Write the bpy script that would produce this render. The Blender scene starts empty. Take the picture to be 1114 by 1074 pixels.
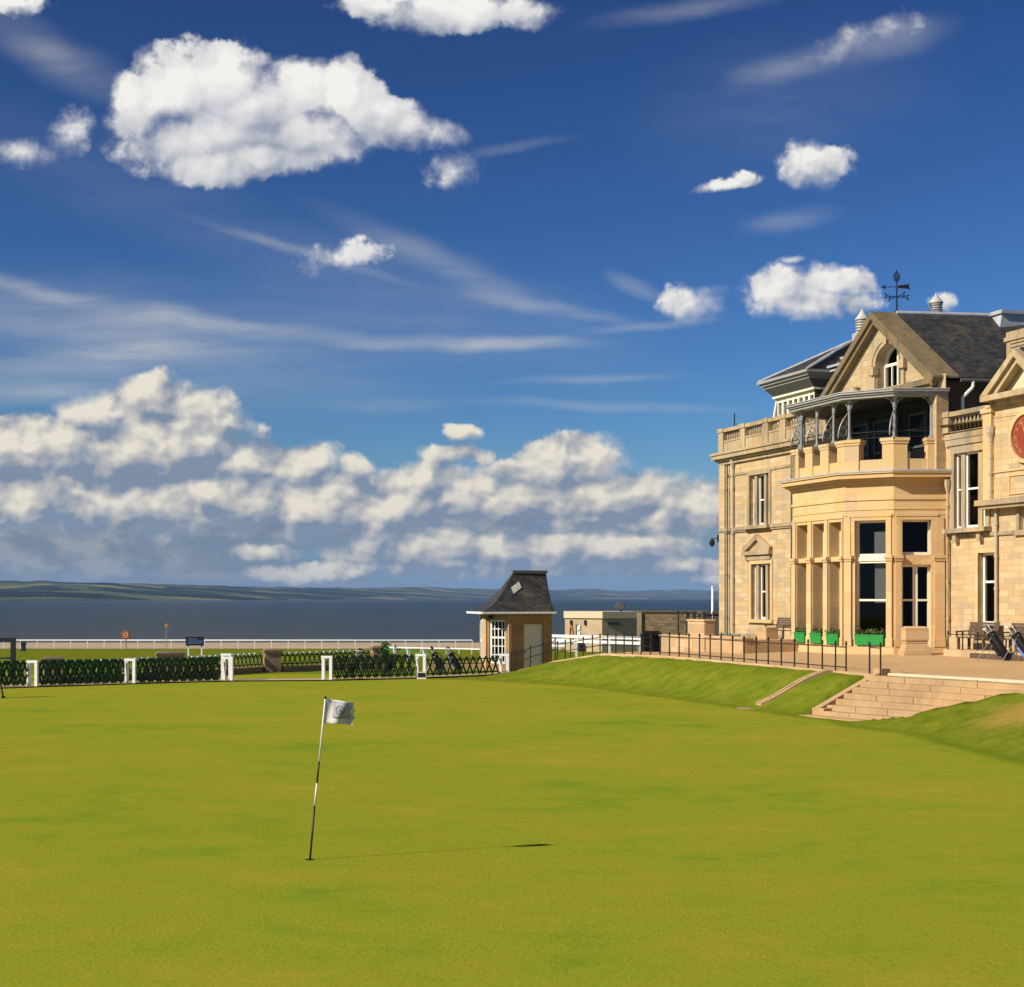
import bpy, bmesh, math, random
from mathutils import Vector, Matrix, noise
RND = random.Random(11)
F, CX, HY, CZ = 1700.0, 557.0, 650.8, 3.46      # focal length in photo pixels, principal column, horizon row, eye height
PI = math.pi
sc = bpy.context.scene
COL = sc.collection

def W(px, py, Y):
    return Vector(((px - CX) * Y / F, Y, CZ + (HY - py) * Y / F))
def G(px, py, z=0.0):                            # point on level z seen at a pixel
    Y = (CZ - z) * F / (py - HY)
    return Vector(((px - CX) * Y / F, Y, z))
def lerp(a, b, t): return a + (b - a) * t
def sstep(a, b, x):
    t = min(1, max(0, (x - a) / (b - a)))
    return t * t * (3 - 2 * t)

# ------------------------------------------------------------------ mesh builder
class MB:
    def __init__(s): s.v = []; s.f = []
    def poly(s, pts):
        n = len(s.v); s.v += [tuple(p) for p in pts]; s.f.append(tuple(range(n, n + len(pts))))
    def hexa(s, p):                              # p: bottom 4, top 4
        n = len(s.v); s.v += [tuple(q) for q in p]
        for a in ((3, 2, 1, 0), (4, 5, 6, 7), (0, 1, 5, 4), (1, 2, 6, 5), (2, 3, 7, 6), (3, 0, 4, 7)):
            s.f.append(tuple(n + i for i in a))
    def box(s, x0, x1, y0, y1, z0, z1):
        s.hexa([(x0, y0, z0), (x1, y0, z0), (x1, y1, z0), (x0, y1, z0), (x0, y0, z1), (x1, y0, z1), (x1, y1, z1), (x0, y1, z1)])
    def prism(s, pts, z0, z1):
        n = len(s.v); k = len(pts)
        s.v += [(p[0], p[1], z0) for p in pts] + [(p[0], p[1], z1) for p in pts]
        s.f.append(tuple(range(n + k - 1, n - 1, -1))); s.f.append(tuple(range(n + k, n + 2 * k)))
        for i in range(k): s.f.append((n + i, n + (i + 1) % k, n + k + (i + 1) % k, n + k + i))
    def ring(s, outer, inner, z0, z1):           # solid open strip between two polylines
        for i in range(len(outer) - 1):
            a, b, c, d = outer[i], outer[i + 1], inner[i + 1], inner[i]
            s.hexa([(a[0], a[1], z0), (b[0], b[1], z0), (c[0], c[1], z0), (d[0], d[1], z0),
                    (a[0], a[1], z1), (b[0], b[1], z1), (c[0], c[1], z1), (d[0], d[1], z1)])
    def extr(s, pts, off):                       # polygon extruded along a vector
        n = len(s.v); k = len(pts); off = Vector(off)
        s.v += [tuple(p) for p in pts] + [tuple(Vector(p) + off) for p in pts]
        s.f.append(tuple(range(n + k - 1, n - 1, -1))); s.f.append(tuple(range(n + k, n + 2 * k)))
        for i in range(k): s.f.append((n + i, n + (i + 1) % k, n + k + (i + 1) % k, n + k + i))
    def bar(s, p, q, w, h, up=(0, 0, 1)):
        p = Vector(p); q = Vector(q); d = (q - p).normalized(); up = Vector(up)
        x = d.cross(up)
        if x.length < 1e-4: x = d.cross(Vector((1, 0, 0)))
        x.normalize(); y = x.cross(d); x *= w / 2; y *= h / 2
        s.hexa([p - x - y, p + x - y, q + x - y, q - x - y, p - x + y, p + x + y, q + x + y, q - x + y])
    def tube(s, p, q, r, r2=None, n=8):
        p = Vector(p); q = Vector(q); r2 = r if r2 is None else r2
        d = (q - p).normalized(); x = d.orthogonal().normalized(); y = d.cross(x)
        b = len(s.v)
        for c, rr in ((p, r), (q, r2)):
            for i in range(n):
                a = 2 * PI * i / n
                s.v.append(tuple(c + x * (math.cos(a) * rr) + y * (math.sin(a) * rr)))
        for i in range(n): s.f.append((b + i, b + (i + 1) % n, b + n + (i + 1) % n, b + n + i))
        s.f.append(tuple(range(b + n - 1, b - 1, -1))); s.f.append(tuple(range(b + n, b + 2 * n)))
    def path(s, pts, r, n=6):
        for a, b in zip(pts, pts[1:]): s.tube(a, b, r, None, n)
    def lathe(s, c, prof, n=12):
        b = len(s.v); c = Vector(c)
        for r, z in prof:
            for i in range(n):
                a = 2 * PI * i / n
                s.v.append((c.x + r * math.cos(a), c.y + r * math.sin(a), c.z + z))
        for j in range(len(prof) - 1):
            for i in range(n):
                s.f.append((b + j * n + i, b + j * n + (i + 1) % n, b + (j + 1) * n + (i + 1) % n, b + (j + 1) * n + i))
        s.f.append(tuple(range(b + n - 1, b - 1, -1)))
        e = b + (len(prof) - 1) * n
        s.f.append(tuple(range(e, e + n)))
    def ball(s, c, r, n=10, m=6, sx=1, sy=1, sz=1):
        pr = [(max(.001, r * math.sin(PI * k / m)), -r * math.cos(PI * k / m)) for k in range(m + 1)]
        b = len(s.v); s.lathe((0, 0, 0), pr, n)
        for i in range(b, len(s.v)):
            x, y, z = s.v[i]; s.v[i] = (c[0] + x * sx, c[1] + y * sy, c[2] + z * sz)
    def build(s, name, mat, parent=None, smooth=False, recalc=True, bevel=0):
        me = bpy.data.meshes.new(name)
        me.from_pydata(s.v, [], s.f)
        if recalc:
            bm = bmesh.new(); bm.from_mesh(me)
            bmesh.ops.recalc_face_normals(bm, faces=bm.faces); bm.to_mesh(me); bm.free()
        me.update()
        uv = me.uv_layers.new(name='UVMap')
        for p in me.polygons:
            nrm = p.normal
            if abs(nrm.z) > 0.85: t, w = Vector((1, 0, 0)), Vector((0, 1, 0))
            else:
                t = Vector((-nrm.y, nrm.x, 0)).normalized(); w = nrm.cross(t)
                if w.z < 0: w = -w
            for li in p.loop_indices:
                co = me.vertices[me.loops[li].vertex_index].co
                uv.data[li].uv = (co.dot(t), co.dot(w))
        if smooth:
            for p in me.polygons: p.use_smooth = True
        if mat: me.materials.append(mat)
        o = bpy.data.objects.new(name, me); COL.objects.link(o)
        if parent: o.parent = parent
        if bevel:
            b = o.modifiers.new('Bevel', 'BEVEL'); b.width = bevel; b.segments = 2; b.limit_method = 'ANGLE'
        return o

def tag(o, label=None, cat=None, group=None, kind=None):
    if label: o['label'] = label
    if cat: o['category'] = cat
    if group: o['group'] = group
    if kind: o['kind'] = kind
    return o
def thing(name, label, cat, loc=(0, 0, 0), rz=0.0, group=None):
    o = bpy.data.objects.new(name, None); COL.objects.link(o)
    o.empty_display_size = .3; o.location = loc; o.rotation_euler = (0, 0, rz)
    return tag(o, label, cat, group)
def copy_tree(o, parent=None):
    c = o.copy(); COL.objects.link(c)
    if parent: c.parent = parent
    for ch in list(o.children): copy_tree(ch, c)
    return c

# ------------------------------------------------------------------ materials
def newmat(name):
    m = bpy.data.materials.new(name); m.use_nodes = True
    nt = m.node_tree; nt.nodes.clear()
    out = nt.nodes.new('ShaderNodeOutputMaterial'); b = nt.nodes.new('ShaderNodeBsdfPrincipled')
    nt.links.new(b.outputs[0], out.inputs[0])
    return m, nt, b, out
def N(nt, t, **kw):
    n = nt.nodes.new(t)
    for k, v in kw.items():
        if k.startswith('i_'):
            n.inputs[k[2:].replace('_', ' ')].default_value = v
        else: setattr(n, k, v)
    return n
def rgb(c): return (c[0], c[1], c[2], 1)
def mixc(nt, fac, a, b, mode='MIX'):
    n = nt.nodes.new('ShaderNodeMix'); n.data_type = 'RGBA'; n.blend_type = mode
    for s, v in ((0, fac), (6, a), (7, b)):
        if hasattr(v, 'is_output') or isinstance(v, bpy.types.NodeSocket): nt.links.new(v, n.inputs[s])
        elif s == 0: n.inputs[0].default_value = v
        else: n.inputs[s].default_value = rgb(v)
    return n.outputs[2]
def ramp(nt, fac, stops):
    n = nt.nodes.new('ShaderNodeValToRGB'); e = n.color_ramp.elements
    while len(e) < len(stops): e.new(.5)
    for el, (p, c) in zip(e, stops): el.position = p; el.color = rgb(c) if not isinstance(c, float) else (c, c, c, 1)
    nt.links.new(fac, n.inputs[0]); return n.outputs[0]
def noise_tex(nt, vec, scale, detail=4, rough=.55):
    n = N(nt, 'ShaderNodeTexNoise'); n.inputs['Scale'].default_value = scale
    n.inputs['Detail'].default_value = detail; n.inputs['Roughness'].default_value = rough
    if vec is not None: nt.links.new(vec, n.inputs['Vector'])
    return n.outputs['Fac']
def mapping(nt, vec, scale=(1, 1, 1), rot=(0, 0, 0), loc=(0, 0, 0)):
    m = N(nt, 'ShaderNodeMapping'); m.inputs['Scale'].default_value = scale
    m.inputs['Rotation'].default_value = rot; m.inputs['Location'].default_value = loc
    nt.links.new(vec, m.inputs['Vector']); return m.outputs[0]
def bump(nt, b, h, strength, dist=.02):
    n = N(nt, 'ShaderNodeBump'); n.inputs['Strength'].default_value = strength; n.inputs['Distance'].default_value = dist
    nt.links.new(h, n.inputs['Height']); nt.links.new(n.outputs[0], b.inputs['Normal'])

def math_scale(nt, x, k):
    n = N(nt, 'ShaderNodeMath', operation='MULTIPLY'); nt.links.new(x, n.inputs[0]); n.inputs[1].default_value = k; return n.outputs[0]
def plain(name, col, rough=.6, var=.15, scale=6, metallic=0.0, bmp=0.0, spec=.4):
    m, nt, b, out = newmat(name)
    tc = N(nt, 'ShaderNodeTexCoord')
    f = noise_tex(nt, tc.outputs['Object'], scale, 5)
    c = ramp(nt, f, [(.3, tuple(x * (1 - var) for x in col)), (.7, tuple(min(1, x * (1 + var)) for x in col))])
    nt.links.new(c, b.inputs['Base Color'])
    b.inputs['Roughness'].default_value = rough; b.inputs['Metallic'].default_value = metallic
    b.inputs['Specular IOR Level'].default_value = spec
    if bmp: bump(nt, b, noise_tex(nt, tc.outputs['Object'], scale * 6, 4), bmp, .01)
    return m

def stone(name, c1, c2, mortar, bw, bh, stain=(.12, .11, .085), stain_amt=.35, mort=.012, pale=None, bmp=.5, tv=.55):
    m, nt, b, out = newmat(name)
    uv = N(nt, 'ShaderNodeTexCoord').outputs['UV']
    ob = N(nt, 'ShaderNodeTexCoord').outputs['Object']
    wob = N(nt, 'ShaderNodeVectorMath', operation='MULTIPLY_ADD')
    nz = N(nt, 'ShaderNodeTexNoise'); nz.inputs['Scale'].default_value = 3.0; nt.links.new(uv, nz.inputs['Vector'])
    nt.links.new(nz.outputs['Color'], wob.inputs[0]); wob.inputs[1].default_value = (.03, .02, 0); nt.links.new(uv, wob.inputs[2])
    br = N(nt, 'ShaderNodeTexBrick'); nt.links.new(wob.outputs[0], br.inputs['Vector'])
    br.inputs['Color1'].default_value = rgb(c1); br.inputs['Color2'].default_value = rgb(c2)
    br.inputs['Mortar'].default_value = rgb(mortar)
    br.inputs['Scale'].default_value = 1.0; br.inputs['Mortar Size'].default_value = mort
    br.inputs['Mortar Smooth'].default_value = .4; br.inputs['Bias'].default_value = 0.0
    br.inputs['Brick Width'].default_value = bw; br.inputs['Row Height'].default_value = bh
    br.offset = .5; br.squash = .8; br.squash_frequency = 3
    b2 = N(nt, 'ShaderNodeTexBrick'); nt.links.new(wob.outputs[0], b2.inputs['Vector'])
    for k_ in ('Scale', 'Mortar Size', 'Mortar Smooth', 'Bias', 'Brick Width', 'Row Height'): b2.inputs[k_].default_value = br.inputs[k_].default_value
    b2.inputs['Color1'].default_value = (0, 0, 0, 1); b2.inputs['Color2'].default_value = (1, 1, 1, 1); b2.inputs['Mortar'].default_value = (.5, .5, .5, 1)
    b2.offset = .5; b2.squash = .8; b2.squash_frequency = 3
    md = tuple((p + q) / 2 for p, q in zip(c1, c2)); gy = tuple(lerp(p, .85 * sum(md) / 3, tv * .5) for p in c1); og = tuple(lerp(p, q, tv) for p, q in zip(md, (c2[0] * 1.02, c2[1] * .90, c2[2] * .72)))
    tint = ramp(nt, b2.outputs['Color'], [(0.0, gy), (.22, c1), (.45, og), (.6, md), (.85, c2), (1.0, tuple(min(.8, q * (1 + .14 * tv)) for q in c2))])
    col = mixc(nt, br.outputs['Fac'], tint, mortar)
    # grain inside a block
    g = ramp(nt, noise_tex(nt, uv, 9, 6, .7), [(.25, (.86, .85, .83)), (.75, (1.1, 1.09, 1.07))])
    col = mixc(nt, 1.0, col, g, 'MULTIPLY')
    # weathering: big soot and lichen patches, and vertical runs
    big = noise_tex(nt, mapping(nt, ob, (.35, .35, .22)), 1.6, 7, .65)
    s1 = ramp(nt, big, [(.5, 0.0), (.72, 1.0)])
    run = ramp(nt, noise_tex(nt, mapping(nt, ob, (2.2, 2.2, .18)), 1.3, 6, .65), [(.5, 0.0), (.75, 1.0)])
    sm = N(nt, 'ShaderNodeMath', operation='MAXIMUM'); nt.links.new(s1, sm.inputs[0]); nt.links.new(run, sm.inputs[1])
    sm2 = N(nt, 'ShaderNodeMath', operation='MULTIPLY'); nt.links.new(sm.outputs[0], sm2.inputs[0]); sm2.inputs[1].default_value = stain_amt
    col = mixc(nt, sm2.outputs[0], col, stain)
    if pale:
        wv = N(nt, 'ShaderNodeTexVoronoi'); wv.inputs['Scale'].default_value = 1.5; nt.links.new(mapping(nt, uv, (1, 2.2, 1)), wv.inputs['Vector'])
        pf = ramp(nt, wv.outputs['Color'], [(.55, 0.0), (.85, .55)])
        col = mixc(nt, pf, col, pale)
    nt.links.new(col, b.inputs['Base Color'])
    b.inputs['Roughness'].default_value = .9; b.inputs['Specular IOR Level'].default_value = .15
    hh = N(nt, 'ShaderNodeMath', operation='MULTIPLY_ADD')
    nt.links.new(br.outputs['Fac'], hh.inputs[0]); hh.inputs[1].default_value = -1.0
    nt.links.new(noise_tex(nt, uv, 14, 6, .7), hh.inputs[2])
    bump(nt, b, hh.outputs[0], bmp, .02)
    return m

M = {}
M['wall'] = stone('coursed_sandstone', (.51, .365, .195), (.60, .45, .26), (.45, .325, .18), .78, .22, stain_amt=.75, stain=(.33, .275, .185), mort=.008)
M['bay'] = stone('ashlar_sandstone', (.62, .425, .205), (.66, .465, .235), (.57, .385, .19), 1.25, .62, stain_amt=.12, stain=(.33, .22, .11), mort=.004, bmp=.12)
M['trim'] = stone('weathered_sandstone', (.40, .31, .19), (.50, .385, .235), (.33, .26, .16), 1.4, 5.0, stain_amt=.8, stain=(.105, .09, .06), mort=.004, bmp=.3)
M['steps'] = stone('step_sandstone', (.47, .315, .16), (.54, .365, .19), (.40, .26, .13), 1.7, 9.0, stain_amt=.62, stain=(.27, .165, .08), mort=.004, bmp=.45, tv=.25)
M['garden_wall'] = stone('garden_sandstone', (.50, .335, .17), (.60, .42, .235), (.42, .29, .16), .9, .34, stain_amt=.25, stain=(.3, .2, .11), mort=.006, bmp=.3)
M['shade_stone'] = stone('shaded_dark_sandstone', (.085, .075, .058), (.12, .10, .075), (.06, .05, .04), .6, .26, stain_amt=.6, stain=(.06, .055, .045))  # dark stone, with the shade of the side walls also in its colour
M['brick'] = stone('hut_stone', (.35, .20, .085), (.42, .255, .12), (.31, .19, .09), .8, .27, stain_amt=.3, stain=(.22, .12, .06), mort=.008, bmp=.3)
M['block'] = stone('rendered_block', (.47, .365, .235), (.52, .41, .27), (.43, .335, .215), .45, .22, stain_amt=.3, stain=(.22, .18, .13), mort=.005, bmp=.2)
M['brownwall'] = stone('brown_boundary_stone', (.21, .155, .095), (.33, .25, .15), (.17, .13, .085), .5, .2, stain_amt=.5, stain=(.3, .19, .09), bmp=.6)
M['pillar'] = stone('pillar_brick', (.29, .20, .115), (.36, .26, .16), (.30, .23, .15), .23, .085, stain_amt=.3, stain=(.17, .12, .07), mort=.008, bmp=.3)

def slate(name):
    m, nt, b, out = newmat(name)
    uv = N(nt, 'ShaderNodeTexCoord').outputs['UV']; ob = N(nt, 'ShaderNodeTexCoord').outputs['Object']
    br = N(nt, 'ShaderNodeTexBrick'); nt.links.new(uv, br.inputs['Vector'])
    br.inputs['Color1'].default_value = rgb((.017, .017, .016)); br.inputs['Color2'].default_value = rgb((.052, .049, .043))
    br.inputs['Mortar'].default_value = rgb((.012, .012, .012)); br.inputs['Scale'].default_value = 1
    br.inputs['Mortar Size'].default_value = .012; br.inputs['Brick Width'].default_value = .26; br.inputs['Row Height'].default_value = .14
    f = ramp(nt, noise_tex(nt, mapping(nt, ob, (.8, .8, .8)), 2.2, 7, .7), [(.50, 0.0), (.78, .8)])
    col = mixc(nt, f, br.outputs['Color'], (.12, .105, .062))
    f2 = ramp(nt, noise_tex(nt, ob, 7.5, 3, .6), [(.68, 0.0), (.78, .8)])
    col = mixc(nt, f2, col, (.17, .165, .15))
    nt.links.new(col, b.inputs['Base Color']); b.inputs['Roughness'].default_value = .62
    bump(nt, b, br.outputs['Fac'], -.6, .02)
    return m
M['gable'] = stone('gable_sandstone', (.45, .345, .20), (.53, .415, .25), (.38, .29, .17), .7, .24, stain_amt=.75, stain=(.24, .19, .12), mort=.008, bmp=.5)
M['slate'] = slate('roof_slate')
M['coping'] = stone('lichened_coping', (.235, .165, .08), (.18, .15, .095), (.15, .115, .065), .9, .5, stain_amt=.85, stain=(.085, .07, .042), mort=.006, bmp=.4)
M['white'] = plain('white_paint', (.80, .78, .70), .45, .05)
M['rail_white'] = plain('white_rail_paint', (.74, .74, .72), .5, .08)
M['cream'] = plain('cream_paint', (.78, .72, .55), .5, .05)
M['lead'] = plain('lead_sheet', (.40, .41, .42), .45, .2, 3, metallic=.0, spec=.6)
M['grey_paint'] = plain('grey_timber_paint', (.33, .32, .295), .5, .12, 4)
M['grey_dark'] = plain('dark_grey_timber', (.095, .092, .085), .6, .15, 4)
M['iron'] = plain('black_iron', (.014, .015, .017), .4, .2, 8, spec=.5)
M['silver'] = plain('galvanised_iron', (.27, .27, .265), .42, .18, 7, metallic=.25)
M['vent'] = plain('vent_zinc', (.50, .48, .43), .5, .15, 5)
M['dark_room'] = plain('dark_interior', (.016, .014, .012), .9, .3, 1.2, spec=.1)  # near-black colour stands in for the darkness of deep rooms
M['blind'] = plain('grey_blind', (.30, .30, .28), .8, .05, 2)
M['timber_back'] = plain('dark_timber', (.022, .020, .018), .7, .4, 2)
M['pipe'] = plain('stone_painted_pipe', (.46, .38, .27), .5, .1)
M['door'] = plain('cream_door', (.74, .69, .56), .55, .06)
M['clock'] = plain('clock_red', (.27, .045, .022), .5, .08)
M['gold'] = plain('gold_leaf', (.62, .42, .12), .35, .08, metallic=.3)
M['tymp'] = plain('smooth_cream_stone', (.64, .52, .34), .85, .06, 3, bmp=.1)
M['green_box'] = plain('green_window_box', (.018, .26, .045), .55, .06)
M['lattice'] = plain('dark_green_lattice', (.011, .060, .017), .5, .25, 6)
M['wood'] = plain('bench_wood', (.105, .066, .038), .7, .3, 9)
M['bag_black'] = plain('bag_nylon_black', (.007, .007, .008), .6, .2, 8, spec=.25)
M['bag_blue'] = plain('bag_nylon_blue', (.10, .20, .45), .5, .2, 8)
M['red'] = plain('lifebuoy_red', (.42, .09, .03), .5, .1)
M['orange'] = plain('orange_paint', (.5, .21, .03), .5, .1)
M['sign_black'] = plain('sign_black', (.012, .013, .016), .5, .1)
M['sign_blue'] = plain('sign_blue', (.10, .19, .40), .5, .1)
M['flag'] = plain('flag_cloth', (.62, .61, .58), .8, .06, 8)
M['flag_grey'] = plain('flag_emblem_grey', (.16, .165, .18), .8, .1, 8)
M['flag_shade'] = plain('flag_shade_grey', (.34, .34, .34), .8, .05, 8)  # grey for the shade painted onto the flag cloth
M['leaf'] = plain('box_leaf', (.055, .10, .02), .6, .4, 20)
M['petal'] = plain('box_petal', (.33, .05, .05), .6, .3, 20)
M['rope_green'] = plain('green_rope', (.01, .28, .05), .5, .1)
M['straw'] = plain('hole_dark', (.01, .01, .008), .9, .1)

def glass():
    m, nt, b, out = newmat('window_glass'); nt.nodes.remove(b)
    t = N(nt, 'ShaderNodeBsdfTransparent'); t.inputs[0].default_value = (.55, .57, .58, 1)
    g = N(nt, 'ShaderNodeBsdfGlossy'); g.inputs['Roughness'].default_value = .02; g.inputs['Color'].default_value = (.92, .88, .80, 1)
    lw = N(nt, 'ShaderNodeLayerWeight'); lw.inputs[0].default_value = .35
    k = N(nt, 'ShaderNodeMath', operation='MULTIPLY_ADD'); nt.links.new(lw.outputs['Fresnel'], k.inputs[0]); k.inputs[1].default_value = .10; k.inputs[2].default_value = .012
    mx = N(nt, 'ShaderNodeMixShader'); nt.links.new(k.outputs[0], mx.inputs[0]); nt.links.new(t.outputs[0], mx.inputs[1]); nt.links.new(g.outputs[0], mx.inputs[2])
    nt.links.new(mx.outputs[0], out.inputs[0]); return m
M['glass'] = glass()

def path_mat():
    m, nt, b, out = newmat('pinkish_tarmac'); ob = N(nt, 'ShaderNodeTexCoord').outputs['Object']
    c = ramp(nt, noise_tex(nt, ob, .7, 6, .6), [(.3, (.47, .305, .145)), (.7, (.55, .36, .18))])
    g = ramp(nt, noise_tex(nt, ob, 60, 3, .7), [(.3, (.85, .85, .85)), (.7, (1.12, 1.12, 1.12))])
    c = mixc(nt, 1.0, c, g, 'MULTIPLY')
    nt.links.new(c, b.inputs['Base Color']); b.inputs['Roughness'].default_value = .95; b.inputs['Specular IOR Level'].default_value = .1
    bump(nt, b, noise_tex(nt, ob, 40, 4), .3, .01); return m
M['path'] = path_mat()

def grass_mat():
    m, nt, b, out = newmat('mown_grass'); ob = N(nt, 'ShaderNodeTexCoord').outputs['Object']
    at = N(nt, 'ShaderNodeAttribute'); at.attribute_name = 'bank'; bank = at.outputs['Fac']
    # putting surface: olive and yellow-green patches drawn out across the line of play, fine blades
    p1 = noise_tex(nt, mapping(nt, ob, (.16, .20, 1), (0, 0, .10)), 1.0, 6, .62)
    p2 = noise_tex(nt, mapping(nt, ob, (.75, .95, 1), (0, 0, -.06)), 1.0, 6, .68)
    p3 = noise_tex(nt, mapping(nt, ob, (4, 5, 1)), 1.0, 6, .75)
    mx = N(nt, 'ShaderNodeMath', operation='MULTIPLY_ADD'); nt.links.new(p1, mx.inputs[0]); mx.inputs[1].default_value = .44
    m2 = N(nt, 'ShaderNodeMath', operation='MULTIPLY_ADD'); nt.links.new(p2, m2.inputs[0]); m2.inputs[1].default_value = .36
    m3 = N(nt, 'ShaderNodeMath', operation='MULTIPLY'); nt.links.new(p3, m3.inputs[0]); m3.inputs[1].default_value = .20
    nt.links.new(m3.outputs[0], m2.inputs[2]); nt.links.new(m2.outputs[0], mx.inputs[2])
    green = ramp(nt, mx.outputs[0], [(.37, (.160, .240, .018)), (.46, (.240, .280, .020)), (.54, (.282, .280, .022)), (.66, (.36, .30, .034))])
    bk = ramp(nt, noise_tex(nt, ob, 1.5, 7, .72), [(.32, (.095, .142, .010)), (.5, (.142, .178, .012)), (.68, (.215, .208, .020))])
    dry_f = ramp(nt, noise_tex(nt, ob, 1.1, 5, .7), [(.55, 0.0), (.75, .45)])
    bk = mixc(nt, dry_f, bk, (.27, .20, .045))
    c = mixc(nt, bank, green, bk)
    # uncut collar where the bank meets the green, and a scorched patch on the mound by the steps
    col_f = ramp(nt, bank, [(.0, 0.0), (.2, .5), (.45, .5), (.85, 0.0)])
    c = mixc(nt, col_f, c, (.105, .165, .010))
    sv = N(nt, 'ShaderNodeVectorMath', operation='DISTANCE'); nt.links.new(mapping(nt, ob, (1, .75, 0)), sv.inputs[0]); sv.inputs[1].default_value = (13.2, 29.2, 0)
    sm_ = N(nt, 'ShaderNodeMath', operation='MULTIPLY_ADD'); nt.links.new(noise_tex(nt, ob, 1.7, 6, .7), sm_.inputs[0]); sm_.inputs[1].default_value = 2.6; nt.links.new(sv.outputs['Value'], sm_.inputs[2])
    c = mixc(nt, ramp(nt, math_scale(nt, sm_.outputs[0], .25), [(.42, .85), (.80, 0.0)]), c, (.37, .235, .055))
    g = ramp(nt, noise_tex(nt, mapping(nt, ob, (22, 14, 22)), 1.0, 5, .8), [(.28, (.86, .87, .86)), (.72, (1.14, 1.12, 1.13))])
    c = mixc(nt, 1.0, c, g, 'MULTIPLY')
    nt.links.new(c, b.inputs['Base Color']); b.inputs['Roughness'].default_value = 1.0; b.inputs['Specular IOR Level'].default_value = 0.0
    h = N(nt, 'ShaderNodeMath', operation='ADD'); nt.links.new(noise_tex(nt, ob, 18, 5, .75), h.inputs[0]); nt.links.new(noise_tex(nt, ob, 2.2, 4, .6), h.inputs[1])
    bump(nt, b, h.outputs[0], .35, .05); return m
M['grass'] = grass_mat()
def sand_mat():
    m, nt, b, out = newmat('beach_sand'); ob = N(nt, 'ShaderNodeTexCoord').outputs['Object']
    c = ramp(nt, noise_tex(nt, mapping(nt, ob, (.05, .2, 1)), 1.0, 6), [(.3, (.38, .27, .15)), (.7, (.54, .41, .25))])
    nt.links.new(c, b.inputs['Base Color']); b.inputs['Roughness'].default_value = .9; return m
M['sand'] = sand_mat()
def sea_mat():
    m, nt, b, out = newmat('sea_water'); ob = N(nt, 'ShaderNodeTexCoord').outputs['Object']
    c = ramp(nt, noise_tex(nt, mapping(nt, ob, (.0012, .006, 1)), 1.0, 5), [(.3, (.008, .026, .036)), (.7, (.018, .041, .048))])
    sx_ = N(nt, 'ShaderNodeSeparateXYZ'); nt.links.new(ob, sx_.inputs[0])
    dp = ramp(nt, math_scale(nt, sx_.outputs[1], 1 / 3000), [(.075, (.060, .056, .050)), (.13, (.032, .042, .044)), (.30, (.012, .032, .048)), (.9, (.004, .020, .050))])
    c = mixc(nt, .75, c, dp)
    nt.links.new(c, b.inputs['Base Color']); b.inputs['Roughness'].default_value = .3; b.inputs['IOR'].default_value = 1.33; b.inputs['Specular IOR Level'].default_value = .10
    h = N(nt, 'ShaderNodeMath', operation='MULTIPLY_ADD')
    nt.links.new(noise_tex(nt, mapping(nt, ob, (.25, .5, 1)), 1.0, 6, .6), h.inputs[0]); h.inputs[1].default_value = 1.0
    nt.links.new(noise_tex(nt, mapping(nt, ob, (.02, .05, 1)), 1.0, 5, .6), h.inputs[2])
    bump(nt, b, h.outputs[0], 1.0, 1.6); return m
M['sea'] = sea_mat()
def hill_mat():
    m, nt, b, out = newmat('far_fields'); ob = N(nt, 'ShaderNodeTexCoord').outputs['Object']
    v = N(nt, 'ShaderNodeTexVoronoi'); v.inputs['Scale'].default_value = 1.0
    nt.links.new(mapping(nt, ob, (.0055, .0022, 0)), v.inputs['Vector'])
    fld = ramp(nt, v.outputs['Color'], [(.2, (.012, .026, .016)), (.38, (.055, .080, .025)), (.55, (.20, .175, .06)), (.7, (.035, .06, .025)), (.85, (.12, .13, .05))])
    wood = ramp(nt, noise_tex(nt, mapping(nt, ob, (.0016, .0016, .0)), 1.0, 6, .6), [(.485, 0.0), (.52, 1.0)])
    c = mixc(nt, wood, fld, (.005, .010, .010))
    hv = N(nt, 'ShaderNodeTexVoronoi'); hv.inputs['Scale'].default_value = 1.0; nt.links.new(mapping(nt, ob, (.012, .006, 0)), hv.inputs['Vector'])
    c = mixc(nt, ramp(nt, hv.outputs['Distance'], [(.03, .8), (.07, 0.0)]), c, (.55, .52, .46))
    nt.links.new(c, b.inputs['Base Color']); b.inputs['Roughness'].default_value = 1.0; b.inputs['Specular IOR Level'].default_value = 0; return m
M['hill'] = hill_mat()

# ------------------------------------------------------------------ terrain
CREST = [(20, 5, 1.1), (16.4, 22, 1.1), (15.2, 32, 1.1), (14.8, 36.5, 1.1), (14.55, 39.6, 1.1), (14.6, 41.3, 1.13), (11.0, 47.1, 1.1),
         (6.05, 62.8, 1.1), (3.8, 66.3, 1.05), (1.9, 69.3, .62), (-.2, 70.6, .02)]
SD = Vector((.53, -.848)); SN = Vector((-.848, -.53)); P0 = Vector((11.0, 47.1))   # along the top of the steps, and down them
BASE = [(-100, 0), (72, 0), (90, -.1), (113, -.4), (140, -1.2), (170, -2.1), (176, -2.25), (231, -3.1), (260, -4.2)]
def base_z(y):
    for (a, za), (b, zb) in zip(BASE, BASE[1:]):
        if y <= b: return lerp(za, zb, (y - a) / (b - a)) if y > a else za
    return BASE[-1][1]
def crest_at(x, y):
    best = None
    for (ax, ay, az), (bx, by, bz) in zip(CREST, CREST[1:]):
        dx, dy = bx - ax, by - ay
        t = ((x - ax) * dx + (y - ay) * dy) / (dx * dx + dy * dy)
        t = min(1, max(0, t)); qx, qy = ax + dx * t, ay + dy * t
        d = math.hypot(x - qx, y - qy)
        if best is None or d < best[0] - 1e-9:
            best = (d, lerp(az, bz, t), dx * (y - qy) - dy * (x - qx), by)
    return best
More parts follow.
